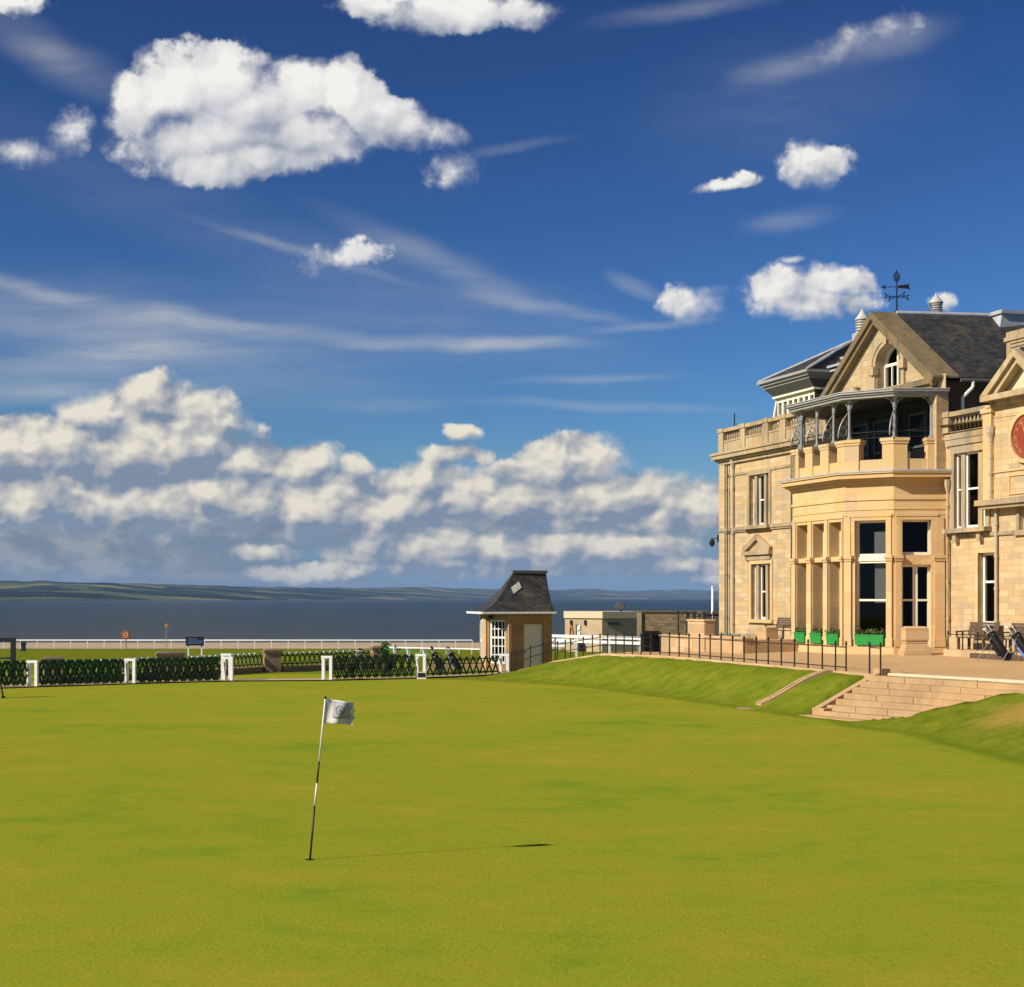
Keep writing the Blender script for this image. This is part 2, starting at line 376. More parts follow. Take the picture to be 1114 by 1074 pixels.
def crest_x(y):
    for (ax, ay, az), (bx, by, bz) in zip(CREST, CREST[1:]):
        if ay <= y <= by: return lerp(ax, bx, (y - ay) / (by - ay))
    return CREST[-1][0] if y > 0 else CREST[0][0]
def level(x, y):
    """height of the ground and how much of it is bank grass"""
    d, zc, side, by = crest_at(x, y)
    b = base_z(y)
    und = .05 * math.sin(x * .21 + 1) * math.sin(y * .17) * sstep(72, 60, y) if y < 72 else 0
    if side <= 0 and y > 5:                       # terrace side
        keep = sstep(5.5, 8.5, x)
        k = max(keep, 1 - sstep(1.5, 9, d) * sstep(64, 68, y))
        z = (zc + .03 * min(d, 9)) * k * (1 - sstep(92, 112, y)) + b
        return z, 1.0
    w = 2.9 if y > 44 else lerp(3.9, 2.9, sstep(41.5, 44.5, y))
    if y > 63: w = lerp(2.9, 4.2, sstep(63, 67, y))
    t = min(1, d / w)
    lin = sstep(44.5, 42, y); pr = lerp((1 - t * t * (3 - 2 * t)) ** .92, (1 - t), lin * .8)
    z = zc * pr if t < 1 else 0
    return z + b + und, max(1 - sstep(w * .9, w * 1.25, d), .55 * sstep(70, 74, y))
def ground(x, y):
    z, k = level(x, y)
    q = Vector((x, y)) - P0; a = q.dot(SD); b = q.dot(SN)
    if -.62 < a < lerp(6.3, 3.9, min(1, max(0, b / 2.4))) and -.25 < b < 2.75: z = min(z, (-.25 if b < 2.2 and a > -.3 else -.03 if b >= 2.2 else z - .3) if b > 0 else .6)
    return z, k

def frange(a, b, st):
    n = int(round((b - a) / st)); return [a + (b - a) * i / n for i in range(n)]
xs = [-420, -300, -200, -140, -100, -75, -55, -42] + frange(-34, -2, 1.6) + frange(-2, 5, .4) + frange(5, 15.5, .18) + frange(15.5, 26, 1.2) + [28, 34, 45, 60, 90, 150, 250]
ys = [-60, -30, -10] + frange(0, 34, 1.2) + frange(34, 72, .2) + frange(72, 115, 1.5) + frange(115, 261, 6)
me = bpy.data.meshes.new('ground'); vv = []; kk = []
for y in ys:
    for x in xs:
        z, k = ground(x, y)
        if k > .3 and -2 < x < 16 and 30 < y < 75:
            z += .035 * noise.noise(Vector((x * 1.1, y * 1.1, 3.0)))
        vv.append((x, y, z)); kk.append(k)
nx = len(xs)
me.from_pydata(vv, [], [(j * nx + i, j * nx + i + 1, (j + 1) * nx + i + 1, (j + 1) * nx + i) for j in range(len(ys) - 1) for i in range(nx - 1)])
me.attributes.new('bank', 'FLOAT', 'POINT'); me.attributes['bank'].data.foreach_set('value', kk)
for p in me.polygons: p.use_smooth = True
me.materials.append(M['grass'])
go = bpy.data.objects.new('ground', me); COL.objects.link(go); tag(go, kind='structure')

# beach, a sheet over the seaward ground
mb = MB()
for i in range(20):
    x0, x1 = -400 + 40 * i, -360 + 40 * i
    for y0, y1 in ((176, 190), (190, 210), (210, 232), (232, 258)):
        mb.poly([(x0, y0, base_z(y0) + .02), (x1, y0, base_z(y0) + .02), (x1, y1, base_z(y1) + .02), (x0, y1, base_z(y1) + .02)])
tag(mb.build('beach', M['sand']), kind='structure')
# sea
mb = MB(); SZ = -3.1
mb.poly([(-9000, 229, SZ), (9000, 229, SZ), (13000, 24000, SZ), (-9000, 24000, SZ)])
tag(mb.build('sea', M['sea']), kind='structure')

# far shore: coast running away to the right, fields rising to wooded ridges
COAST = [(-3000, 3000), (-1300, 3500), (-700, 4300), (-200, 6400), (400, 8600), (1200, 11000), (2600, 14500), (6000, 19000)]
def coast_y(px):
    pts = [(-400, 3300), (0, 3480), (120, 3700), (260, 4700), (400, 6500), (560, 8600), (700, 11000), (800, 13000), (1200, 15000)]
    for (a, ya), (b, yb) in zip(pts, pts[1:]):
        if px <= b: return lerp(ya, yb, (px - a) / (b - a))
    return pts[-1][1]
RIDGE = [(-400, 634), (0, 633.2), (45, 631.6), (110, 633.5), (180, 635.5), (260, 637.5), (330, 639), (400, 639.5), (450, 638.6), (500, 640.5), (560, 641.5), (640, 641), (690, 643), (740, 641.5), (800, 642.5), (1200, 641)]
def ridge_y(px):
    for (a, ya), (b, yb) in zip(RIDGE, RIDGE[1:]):
        if px <= b: return lerp(ya, yb, (px - a) / (b - a))
    return 641
mb = MB(); rows = 9; cols = 220
for j in range(rows):
    for i in range(cols + 1):
        px = -330 + 1500 * i / cols
        yc = coast_y(px); t = j / (rows - 1)
        Y = yc * (1 + .55 * t)
        top = CZ + (HY - ridge_y(px)) * yc * 1.55 / F
        z = SZ + .4 + (top - SZ) * (t ** 1.15) * (1 + .10 * noise.noise(Vector((px * .021, t * 2.3, 1.0)))) + (top * .07 * noise.noise(Vector((px * .05, t * 3, 5.0))) * t)
        if j == 0: z = SZ - 1
        if j == rows - 1: z += top * .05 * (noise.noise(Vector((px * .25, 0, 9.0))))
        mb.v.append(((px - CX) * Y / F, Y, z))
for j in range(rows - 1):
    for i in range(cols):
        a = j * (cols + 1) + i; mb.f.append((a, a + 1, a + cols + 2, a + cols + 1))
tag(mb.build('hills', M['hill'], smooth=True, recalc=False), kind='structure')

# ------------------------------------------------------------------ path, kerb, steps
mb = MB()
yy = frange(30, 62.8, .8) + frange(62.8, 71.2, .7)
def path_row(y):
    x0 = crest_x(y) + (.78 if 40 < y < 47.2 else .16)
    wid = 13 if y < 62 else lerp(13, 1.3, sstep(63.5, 68, y))
    if y > 69.3: wid = 1.5
    return [(x0 + wid * t, y) for t in (0, .06, .15, .3, .5, .75, 1)]
for a, b in zip(yy, yy[1:]):
    ra, rb = path_row(a), path_row(b)
    for i in range(6):
        q = [ra[i], ra[i + 1], rb[i + 1], rb[i]]
        mb.poly([(x, y, level(x, y)[0] + .055) for x, y in q])
tag(mb.build('path', M['path'], smooth=True), kind='structure')
mb = MB()
pts = []
for (ax, ay, az), (bx, by, bz) in zip(CREST[6:], CREST[7:]):
    n = max(1, int(math.hypot(bx - ax, by - ay) / .9))
    pts += [(lerp(ax, bx, i / n), lerp(ay, by, i / n)) for i in range(n)]
pts.append(CREST[-1][:2])
for (ax, ay), (bx, by) in zip(pts, pts[1:]):
    d = Vector((bx - ax, by - ay)).normalized(); n = Vector((d.y, -d.x))
    wd = .16 if ay < 65 else .3
    za, zb = level(ax + .01, ay)[0], level(bx + .01, by)[0]
    mb.hexa([(ax - n.x * .05, ay - n.y * .05, za - .2), (bx - n.x * .05, by - n.y * .05, zb - .2), (bx + n.x * wd, by + n.y * wd, zb - .2), (ax + n.x * wd, ay + n.y * wd, za - .2),
             (ax - n.x * .05, ay - n.y * .05, za + .06), (bx - n.x * .05, by - n.y * .05, zb + .06), (bx + n.x * wd, by + n.y * wd, zb + .075), (ax + n.x * wd, ay + n.y * wd, za + .075)])
tag(mb.build('path_kerb', M['garden_wall']), kind='structure')
# narrow path along the near fence
FPX = [(-60, 750.5), (35, 748), (142, 745.2), (248, 742.3), (356, 741), (458, 738), (556, 734.2)]
def fence_pt(px):
    for (a, ya), (b, yb) in zip(FPX, FPX[1:]):
        if px <= b or b == 556: return G(px, lerp(ya, yb, (px - a) / (b - a)))
mb = MB()
pl = [fence_pt(px) for px in range(-60, 560, 12)]
for a, b in zip(pl, pl[1:]):
    mb.poly([(a.x, a.y - .35, level(a.x, a.y - .35)[0] + .05), (b.x, b.y - .35, level(b.x, b.y - .35)[0] + .05), (b.x, b.y + 1.0, level(b.x, b.y + 1.0)[0] + .05), (a.x, a.y + 1.0, level(a.x, a.y + 1)[0] + .05)])
tag(mb.build('gravel_path', M['sand']), kind='structure')

st = thing('stone_steps', 'broad flight of worn sandstone steps rising from the green to the path', 'steps', (P0.x, P0.y, 0), math.atan2(SD.y, SD.x))
# local x runs along the steps, local -y is ... down the flight is +/-: SN in local axes
cr = math.cos(st.rotation_euler.z); sr = math.sin(st.rotation_euler.z)
dn = -1 if (-sr * SN.x + cr * SN.y) < 0 else 1
NST = 7; RUN = .335; RISE = 1.13 / NST
for k in range(NST):
    mb = MB(); z1 = 1.13 - k * RISE; a0 = -.02 if k == 0 else .0
    y0, y1 = dn * (k * RUN - (.30 if k == 0 else 0)), dn * ((k + 1) * RUN + .03)
    xl = .0; xe = 6.8 if k == 0 else lerp(6.1, 4.0, (k - 1) / 5)
    x = xl
    while x < xe:
        w = RND.uniform(1.1, 1.9); x2 = min(xe, x + w)
        j = RND.uniform(-.008, .008); jy = RND.uniform(-.012, .012)
        mb.box(x + .004, x2 - .004, min(y0, y1 + dn * jy), max(y0, y1 + dn * jy), -.5, z1 + j); x = x2
    mb.build('step', M['steps'], st, bevel=.018)
mb = MB(); mb.box(.02, 6.8, min(-dn * .56, -dn * .30), max(-dn * .56, -dn * .30), .8, 1.20)
mb.build('top_kerb', M['tymp'], st)
# sloping kerb on the left with a small end block above
mb = MB(); ya, yb = -dn * .12, dn * (NST * RUN + .02)
mb.hexa([(-.26, ya, .3), (-.005, ya, .3), (-.005, yb, -.4), (-.26, yb, -.4), (-.26, ya, 1.21), (-.005, ya, 1.21), (-.005, yb, .215), (-.26, yb, .215)])
mb.build('side_kerb', M['steps'], st, bevel=.015)
mb = MB(); mb.box(-.30, .12, min(-dn * .45, -dn * .122), max(-dn * .45, -dn * .122), .2, 1.33); mb.build('end_block', M['steps'], st, bevel=.02)
mb = MB(); mb.box(-.27, .22, min(dn * (NST * RUN - .30), dn * (NST * RUN + .03)), max(dn * (NST * RUN - .30), dn * (NST * RUN + .03)), -.3, .235); mb.build('end_block', M['steps'], st, bevel=.02)
mb = MB(); mb.box(-.25, 4.1, min(dn * (NST * RUN + .034), dn * (NST * RUN + .6)), max(dn * (NST * RUN + .034), dn * (NST * RUN + .62)), -.3, .035)
mb.build('bottom_slab', M['path'], st)

# stone gutter down the bank left of the steps
g0, g1 = Vector((10.15, 49.75)), Vector((7.75, 49.15))
mb = MB(); gn = Vector((-(g1 - g0).y, (g1 - g0).x)).normalized()
n = 12
for i in range(n):
    a = g0.lerp(g1, i / n); b = g0.lerp(g1, (i + 1) / n)
    za, zb = level(a.x, a.y)[0], level(b.x, b.y)[0]
    for o0, o1, h in ((-.19, -.07, .075), (-.07, .07, .015), (.07, .19, .075)):
        q = [a + gn * o0, b + gn * o0, b + gn * o1, a + gn * o1]
        zs = [za, zb, zb, za]
        mb.hexa([(p.x, p.y, z - .2) for p, z in zip(q, zs)] + [(p.x, p.y, z + h) for p, z in zip(q, zs)])
tag(mb.build('stone_gutter', M['garden_wall']), 'pale stone drainage channel running down the grass bank beside the steps', 'drain')
c = G(806, 772.5, .0); mb = MB(); mb.box(c.x - .1, c.x + .42, c.y - .10, c.y + .10, -.1, .035)
mb.box(c.x - .1, c.x + .30, c.y + .105, c.y + .16, -.1, .075)
tag(mb.build('drain_outlet', M['steps']), 'small flat stone drain outlet at the foot of the grass bank', 'drain outlet')

# ------------------------------------------------------------------ clubhouse (local x along the front towards the viewer, local y inwards)
AO = Vector((228 * 76.87 / F, 76.87)); AD = Vector((.3113, -.9503)); AI = Vector((.9503, .3113))
PHI = math.atan2(AD.y, AD.x)
CL = Vector(((-AO).dot(AD), (-AO).dot(AI)))      # the eye in local axes
def loc2w(x, y): return AO + AD * x + AI * y
def w2loc(x, y):
    v = Vector((x, y)) - AO; return Vector((v.dot(AD), v.dot(AI)))
class Fc:                                        # a vertical wall plane from p to q, outside on the right hand
    def __init__(s, p, q):
        s.p = Vector(p); s.q = Vector(q); d = s.q - s.p; s.len = d.length; s.u = d / s.len; s.o = Vector((s.u.y, -s.u.x))
    def pt(s, u, w, z):                          # w inwards
        v = s.p + s.u * u - s.o * w; return (v.x, v.y, z)
    def hit(s, px, py, w=0):
        r = Vector((px - CX, F)); r = Vector((r.dot(AD), r.dot(AI)))
        o = s.p - s.o * w
        den = r.dot(s.o); t = (o - CL).dot(s.o) / den
        h = CL + r * t; return (h - o).dot(s.u), CZ + (HY - py) * t
    def box(s, mb, u0, u1, w0, w1, z0, z1):
        mb.hexa([s.pt(u0, w0, z0), s.pt(u1, w0, z0), s.pt(u1, w1, z0), s.pt(u0, w1, z0), s.pt(u0, w0, z1), s.pt(u1, w0, z1), s.pt(u1, w1, z1), s.pt(u0, w1, z1)])
    def wall(s, mb, u0, u1, z0, z1, holes=(), depth=.3):
        us = sorted({u0, u1, *[h[0] for h in holes], *[h[1] for h in holes]}); zs = sorted({z0, z1, *[h[2] for h in holes], *[h[3] for h in holes]})
        for a, b in zip(us, us[1:]):
            for c, d in zip(zs, zs[1:]):
                m, k = (a + b) / 2, (c + d) / 2
                if any(h[0] < m < h[1] and h[2] < k < h[3] for h in holes): continue
                mb.poly([s.pt(a, 0, c), s.pt(b, 0, c), s.pt(b, 0, d), s.pt(a, 0, d)])
        for h in holes:
            a, b, c, d = h[:4]; e = h[4] if len(h) > 4 else depth
            mb.poly([s.pt(a, 0, c), s.pt(a, e, c), s.pt(a, e, d), s.pt(a, 0, d)]); mb.poly([s.pt(b, 0, c), s.pt(b, e, c), s.pt(b, e, d), s.pt(b, 0, d)])
            mb.poly([s.pt(a, 0, d), s.pt(b, 0, d), s.pt(b, e, d), s.pt(a, e, d)]); mb.poly([s.pt(a, 0, c), s.pt(b, 0, c), s.pt(b, e, c), s.pt(a, e, c)])
def px_rect(fc, x0, x1, y0, y1, w=0):
    u0 = fc.hit(x0, y0, w)[0]; u1 = fc.hit(x1, y0, w)[0]; um = (x0 + x1) / 2
    return u0, u1, fc.hit(um, y1, w)[1], fc.hit(um, y0, w)[1]

club = thing('clubhouse', 'grand pale sandstone clubhouse with tall bay window, iron balcony, steep gable and red clock', 'clubhouse', (AO.x, AO.y, 0), PHI)
def sash(fc, u0, u1, z0, z1, w, mid=None, mat='white', t=.07, bars=(), name='window', glass=True, vbars=()):
    mb = MB()
    fc.box(mb, u0, u0 + t, w - .03, w + .07, z0, z1); fc.box(mb, u1 - t, u1, w - .03, w + .07, z0, z1)
    fc.box(mb, u0 + t, u1 - t, w - .032, w + .068, z0, z0 + t * 1.5); fc.box(mb, u0 + t, u1 - t, w - .032, w + .068, z1 - t, z1)
    if mid: fc.box(mb, u0 + t, u1 - t, w - .034, w + .06, mid - t * .45, mid + t * .45)
    for b in bars: fc.box(mb, u0 + t, u1 - t, w - .02, w + .05, b - .02, b + .02)
    for b in vbars: fc.box(mb, b - t * .4, b + t * .4, w - .028, w + .055, z0 + t * 1.5, z1 - t)
    f = mb.build(name, M[mat], club)
    if glass:
        g = MB(); g.poly([fc.pt(u0 + t * .5, w + .02, z0 + t), fc.pt(u1 - t * .5, w + .02, z0 + t), fc.pt(u1 - t * .5, w + .02, z1 - t * .5), fc.pt(u0 + t * .5, w + .02, z1 - t * .5)])
        g.build('pane', M['glass'], f, recalc=False)
    return f

A = Fc((0, 0), (34, 0))
UR = 2.1                                          # pixels hold the plan; bay corners in local axes
B0 = Vector((19.18, 0)); L = 1.96
B1 = B0 + Vector((-math.cos(math.radians(72)), -math.sin(math.radians(72)))) * L
B2 = B1 + Vector((-math.cos(math.radians(36)), -math.sin(math.radians(36)))) * L
B3 = B2 + Vector((-4.15, 0)); B4 = Vector((B3.x - (B1.x - B2.x), B1.y)); B5 = Vector((B4.x - (B0.x - B1.x), 0))
BAY = [B5, B4, B3, B2, B1, B0]
def off(poly, d):                                 # polyline offset outwards (right hand side)
    out = []
    for i, p in enumerate(poly):
        ns = []
        if i > 0: e = (p - poly[i - 1]).normalized(); ns.append(Vector((e.y, -e.x)))
        if i < len(poly) - 1: e = (poly[i + 1] - p).normalized(); ns.append(Vector((e.y, -e.x)))
        if len(ns) == 1:                          # end on the wall: slide along the wall line
            n = ns[0]; k = d / n.x if abs(n.x) > .2 else d
            out.append(Vector((p.x + k, p.y)))
        else:
            n = (ns[0] + ns[1]); out.append(p + n * (d / (1 + ns[0].dot(ns[1]))))
    return out

ZB = 1.0
# ---- main wall with its openings
hu = px_rect(A, 816.2, 837.2, 516, 571.5); hl = px_rect(A, 818, 839, 613.5, 674)
hr = px_rect(A, 1039, 1073, 491.5, 574.5); hg = px_rect(A, 1064.3, 1083, 601.3, 680.3)
h5 = px_rect(A, 1109.5, 1124, 548, 577)
vd = (12.6, 13.55, 8.3, 10.7); vd2 = (14.4, 15.9, 8.3, 10.7); vd3 = (17.0, 17.9, 8.3, 10.7)
mb = MB()
A.wall(mb, 0, B5.x + .001, ZB, 10.1, [hu + (.34,), hl + (.34,)])
A.wall(mb, B5.x + .001, B0.x - .001, 8.1, 11.9, [vd + (.2,), vd2 + (.2,), vd3 + (.2,)])
A.wall(mb, B0.x - .001, 34, ZB, 9.62, [hr + (.34,), hg + (.34,), h5 + (.3,)])
mb.build('wall', M['wall'], club)
mb = MB()
E0 = Fc((0, 13), (0, 0)); E0.wall(mb, 0, 13, ZB, 10.1)
E1 = Fc((34, 0), (34, 13)); E1.wall(mb, 0, 13, ZB, 9.62)
K = Fc((34, 13), (0, 13)); K.wall(mb, 0, 34, ZB, 10.1)
mb.build('side_wall', M['wall'], club)
mb = MB()                                         # rooms behind the glass
mb.poly([(0.1, 6.5, ZB), (33.9, 6.5, ZB), (33.9, 6.5, 11), (.1, 6.5, 11)])
for z in (1.25, 6.9): mb.poly([(.1, .36, z), (33.9, .36, z), (33.9, 6.5, z), (.1, 6.5, z)])
mb.poly([(p.x, p.y, 1.22) for p in off(BAY, -.5)])
mb.build('room', M['dark_room'], club)  # near-black stand-in for the darkness of deep rooms
# ---- strings, cornice, quoins, pilasters
S_UP = A.hit(785, 519)[1]; S_MID = A.hit(785, 577)[1]
mb = MB(); A.box(mb, -.06, B5.x, -.05, .05, S_UP - .06, S_UP + .06); A.box(mb, -.1, B5.x, -.13, .06, S_MID - .09, S_MID + .07); A.box(mb, -.08, B5.x, -.08, .06, S_MID - .17, S_MID - .092)
A.box(mb, -.1, B5.x, -.1, .05, ZB, 1.75)
mb.build('string_course', M['trim'], club)
mb = MB()
for a, b, w in ((-.08, .52, -.10), (8.7, 9.5, -.06)):
    for c_, d_ in ((1.752, S_MID - .172), (S_MID + .072, 9.98)): mb = MB(); A.box(mb, a, b, w, .05, c_, d_); mb.build('pilaster', M['wall'], club)
mb = MB()
for d, z0, z1 in ((.12, 9.98, 10.14), (.24, 10.142, 10.24), (.38, 10.242, 10.44), (.44, 10.442, 10.56)):
    mb.box(-d, B5.x + 2.0, -d, .3, z0, z1)
    mb.box(-d, .3, .302, 13 + d, z0, z1)
mb.build('cornice', M['trim'], club)
mb = MB()
mb.poly([(-.3, -.3, 10.5), (34, -.3, 9.5), (34, 13, 9.5), (-.3, 13, 10.5)]); mb.build('flat_roof', M['lead'], club)

# ---- left balustrade
def balustrade(x0, x1, y, zb, zt, piers, pier_w, plinth, mat='trim', step=.24):
    mb = MB(); mb.box(x0, x1, y - .14, y + .14, zb, zb + plinth); mb.box(x0, x1, y - .19, y + .19, zt - .17, zt)
    if plinth > .3: mb.box(x0, x1, y - .17, y + .17, zb + plinth + .001, zb + plinth + .08)
    b = mb.build('balustrade', M[mat], club)
    for p in piers:
        m2 = MB(); m2.box(p - pier_w / 2, p + pier_w / 2, y - .20, y + .20, zb + .002, zt - .172); m2.box(p - pier_w / 2 - .04, p + pier_w / 2 + .04, y - .24, y + .24, zt - .168, zt + .03)
        m2.build('pier', M[mat], b)
    h = zt - .17 - (zb + plinth + .08); z0 = zb + plinth + .08
    prof = [(.05, 0), (.055, h * .08), (.035, h * .14), (.075, h * .38), (.07, h * .48), (.032, h * .78), (.04, h * .84), (.06, h * .9), (.06, h)]
    proto = None; x = x0 + step
    while x < x1 - step * .5:
        if all(abs(x - p) > pier_w / 2 + .08 for p in piers):
            if proto is None:
                m3 = MB(); m3.lathe((0, 0, 0), prof, 8); proto = m3.build('baluster', M[mat], b, smooth=True); o = proto
            else:
                o = proto.copy(); COL.objects.link(o); o.parent = b
            o.location = (x, y, z0)
        x += step
    return b
ZT = A.hit(785, 468)[1]
lp = [A.hit(p, 470)[0] for p in (787.5, 811, 836, 855, 876, 901)]
balustrade(-.05, B5.x + 1.6, .02, 10.56, ZT, lp, .52, .5)
# return of the balustrade along the far end
mb = MB(); mb.box(-.1, .18, .3, 9, 10.56, 11.1); mb.box(-.14, .22, .3, 9, ZT - .17, ZT)
for i in range(5): mb.box(-.12, .2, 1.9 + i * 1.8, 2.4 + i * 1.8, 11.102, ZT - .172)
mb.build('end_parapet', M['trim'], club)

# ---- tripartite windows
def tri(fc, h, w, lights, mid, mull, drop=0):
    u0, u1, z0, z1 = h; n = len(lights)
    for i, (a, b) in enumerate(lights):
        ua, ub = lerp(u0, u1, a), lerp(u0, u1, b)
        sash(fc, ua, ub, z0, z1, w, mid=lerp(z0, z1, mid), t=.075 if b - a > .3 else .06)
    mb = MB()
    for (a, b), (c, d) in zip(lights, lights[1:]): fc.box(mb, lerp(u0, u1, b), lerp(u0, u1, c), .03, w + .06, z0, z1)
    mb.build('mullion', M['trim'], club)
tri(A, hu, .20, ((0, .2), (.32, .68), (.8, 1)), .5, 0)
tri(A, hl, .20, ((0, .2), (.32, .68), (.8, 1)), .5, 0)
tri(A, hr, .13, ((0, .17), (.30, .72), (.85, 1)), .52, 0)
sash(A, hg[0], hg[1], hg[2], hg[3], .24, mid=A.hit(1073, 633)[1], t=.09)
sash(A, h5[0], h5[1], h5[2], h5[3], .2, t=.08)
# architraves, sills, pediment
def arch(fc, h, t=.18, proud=.06, sill=.3, mat='trim', top=True):
    u0, u1, z0, z1 = h; mb = MB()
    fc.box(mb, u0 - t, u0, -proud, .04, z0, z1); fc.box(mb, u1, u1 + t, -proud, .04, z0, z1)
    if top: fc.box(mb, u0 - t, u1 + t, -proud - .003, .04, z1, z1 + t)
    if sill: fc.box(mb, u0 - t - .08, u1 + t + .08, -sill, .1, z0 - .16, z0)
    return mb
arch(A, hu).build('window_surround', M['trim'], club)
arch(A, hl, sill=.14).build('window_surround', M['bay'], club)
mb = arch(A, hr, t=.26, sill=.34)
for du in (.1, hr[1] - hr[0] - .35): A.box(mb, hr[0] + du, hr[0] + du + .22, -.2, .05, hr[2] - .5, hr[2] - .161)
A.box(mb, hr[0] - .5, hr[1] + .5, -.1, .05, hr[3] + .30, hr[3] + .52)
mb.build('window_surround', M['trim'], club)
arch(A, hg, t=.16, proud=.03, sill=.16, mat='bay').build('window_surround', M['bay'], club)
arch(A, h5, t=.14, proud=.05, sill=.12).build('window_surround', M['trim'], club)
pb = A.hit(826, 599.5)[1]; pa = A.hit(824, 587)[1]; pu0, pu1 = A.hit(811, 600)[0], A.hit(840.5, 600)[0]
mb = MB(); A.box(mb, pu0, pu1, -.22, .05, pb - .18, pb); A.box(mb, pu0 + .12, pu1 - .12, -.1, .05, pb - .42, pb - .182)
um = (pu0 + pu1) / 2
mb.bar((pu0 + .02, -.1, pb + .06), (um, -.1, pa + .12), .24, .15, (0, -1, 0)); mb.bar((pu1 - .02, -.1, pb + .06), (um, -.1, pa + .12), .24, .15, (0, -1, 0))
mb.extr([(pu0 + .2, -.03, pb + .001), (pu1 - .2, -.03, pb + .001), (um, -.03, pa)], (0, .06, 0))
mb.build('window_pediment', M['trim'], club)

# ---- bay
FW = [Fc(a, b) for a, b in zip(BAY, BAY[1:])]
FB, FM, FR = FW[2], FW[3], FW[4]                  # long front, canted face, face towards the viewer
ZH = FM.hit(947, 566.3)[1]; ZL = FM.hit(947, 614)[1]; ZTR = FM.hit(947, 607)[1]; ZS = FM.hit(947, 702)[1]
fw = [px_rect(FB, a, b, 569, 690) for a, b in ((867, 879), (884.3, 897), (902, 915.8))]
fw = [(a, b, ZS, ZH) for a, b, c, d in fw]
mw = FM.hit(930, 600)[0], FM.hit(964, 600)[0]; rw = FR.hit(981.2, 600)[0], FR.hit(1013.2, 600)[0]
hm = (mw[0], mw[1], ZS, ZH); hd = (rw[0], rw[1], 1.35, ZH)
Z8 = 7.86
mb = MB()
for f in (FW[0], FW[1]): f.wall(mb, 0, f.len, ZB, Z8, [(.55, f.len - .55, ZS, ZH)], .45)
FB.wall(mb, 0, FB.len, ZB, Z8, fw, .55); FM.wall(mb, 0, FM.len, ZB, Z8, [hm], .28); FR.wall(mb, 0, FR.len, ZB, Z8, [hd], .3)
mb.build('bay_wall', M['bay'], club)
def bayband(mb, d, z0, z1, inn=.1): mb.ring(off(BAY, d), off(BAY, -inn), z0, z1)
mb = MB(); zb1 = FM.hit(947, 543)[1]
for d_, a_, b_ in ((.045, zb1 - .05, zb1 + .05), (.025, zb1 - .42, zb1 - .38), (.02, zb1 - .62, zb1 - .6)): mb = MB(); bayband(mb, d_, a_, b_); mb.build('bay_string', M['bay'], club)
mb = MB(); bayband(mb, .09, 1.451, 1.62); bayband(mb, .12, ZB, 1.45); mb.build('bay_plinth', M['bay'], club)
mb = MB()
for d, z0, z1 in ((.12, 7.80, 7.90), (.24, 7.902, 7.98), (.42, 7.982, 8.14), (.48, 8.142, 8.2)): bayband(mb, d, z0, z1)
mb.build('bay_cornice', M['bay'], club)
mb = MB(); bayband(mb, .5, 8.2, 8.26, .2); mb.build('lead_flashing', M['lead'], club)
mb = MB(); mb.prism([tuple(p) for p in off(BAY, -.05)], 8.0, 8.22); mb.build('balcony_floor', M['lead'], club)
# pilasters with caps beside every opening
def pil(fc, a, b):
    mb = MB(); cap = MB(); fc.box(mb, a, b, -.085, .05, 1.63, ZTR - .12); fc.box(mb, a - .025, b + .025, -.11, .05, 1.63, 1.95)
    fc.box(cap, a - .03, b + .03, -.125, .05, ZTR - .12, ZTR - .03); fc.box(cap, a - .055, b + .055, -.16, .05, ZTR - .029, ZTR + .08)
    fc.box(cap, a + .03, b - .03, -.055, .05, ZTR + .081, ZH + .1)
    p_ = mb.build('bay_pilaster', M['bay'], club); cap.build('capital', M['bay'], p_)
edges = [.06] + [x for h in fw for x in h[:2]] + [FB.len - .06]
pil(FB, .05, fw[0][0] - .02); pil(FB, fw[0][1] + .02, fw[1][0] - .02); pil(FB, fw[1][1] + .02, fw[2][0] - .02); pil(FB, fw[2][1] + .02, FB.len - .06)
pil(FM, .06, .28); pil(FM, hm[0] - .3, hm[0] - .03) if hm[0] > .62 else None
pil(FM, hm[1] + .03, FM.len - .05); pil(FR, .05, hd[0] - .03); pil(FR, hd[1] + .1, FR.len - .06)
mb = MB()
for fc, h in ((FM, hm), (FR, hd)):
    u0, u1, z0, z1 = h; t = .13
    fc.box(mb, u0 - t, u0, -.045, .04, ZTR + .082, z1 + .002); fc.box(mb, u1, u1 + t, -.045, .04, ZTR + .082, z1 + .002); fc.box(mb, u0 - t, u1 + t, -.05, .04, z1 + .003, z1 + t)
    fc.box(mb, u0 - .22, u0 - t, -.03, .04, z1 - .5, z1 + .12); fc.box(mb, u1 + t, u1 + .22, -.03, .04, z1 - .5, z1 + .12); fc.box(mb, u0 - .24, u1 + .24, -.072, .04, z1 + t + .001, z1 + t + .09)
FB.box(mb, .05, FB.len - .05, -.04, .04, ZH + .12, ZH + .24)
mb.build('bay_architrave', M['bay'], club)
mb = MB()
for h in fw: FB.box(mb, h[0], h[1], .06, .56, ZTR - .11, ZTR + .07)
FR.box(mb, hd[0], hd[1], .03, .3, ZL - .02, ZTR + .1)
FR.box(mb, hd[0], hd[1], -.3, .3, 1.2, 1.355)
mb.build('stone_transom', M['bay'], club)
for h in fw:
    sash(FB, h[0], h[1], ZTR + .07, ZH, .5, t=.06, mat='cream'); sash(FB, h[0], h[1], ZS, ZTR - .11, .5, mid=3.35, t=.06, mat='cream')
for f in (FW[0], FW[1]): sash(f, .55, f.len - .55, ZS, ZH, .4, mid=ZTR, t=.07, mat='cream')
sash(FM, hm[0], hm[1], ZTR + .03, ZH, .22, t=.085, mat='cream')
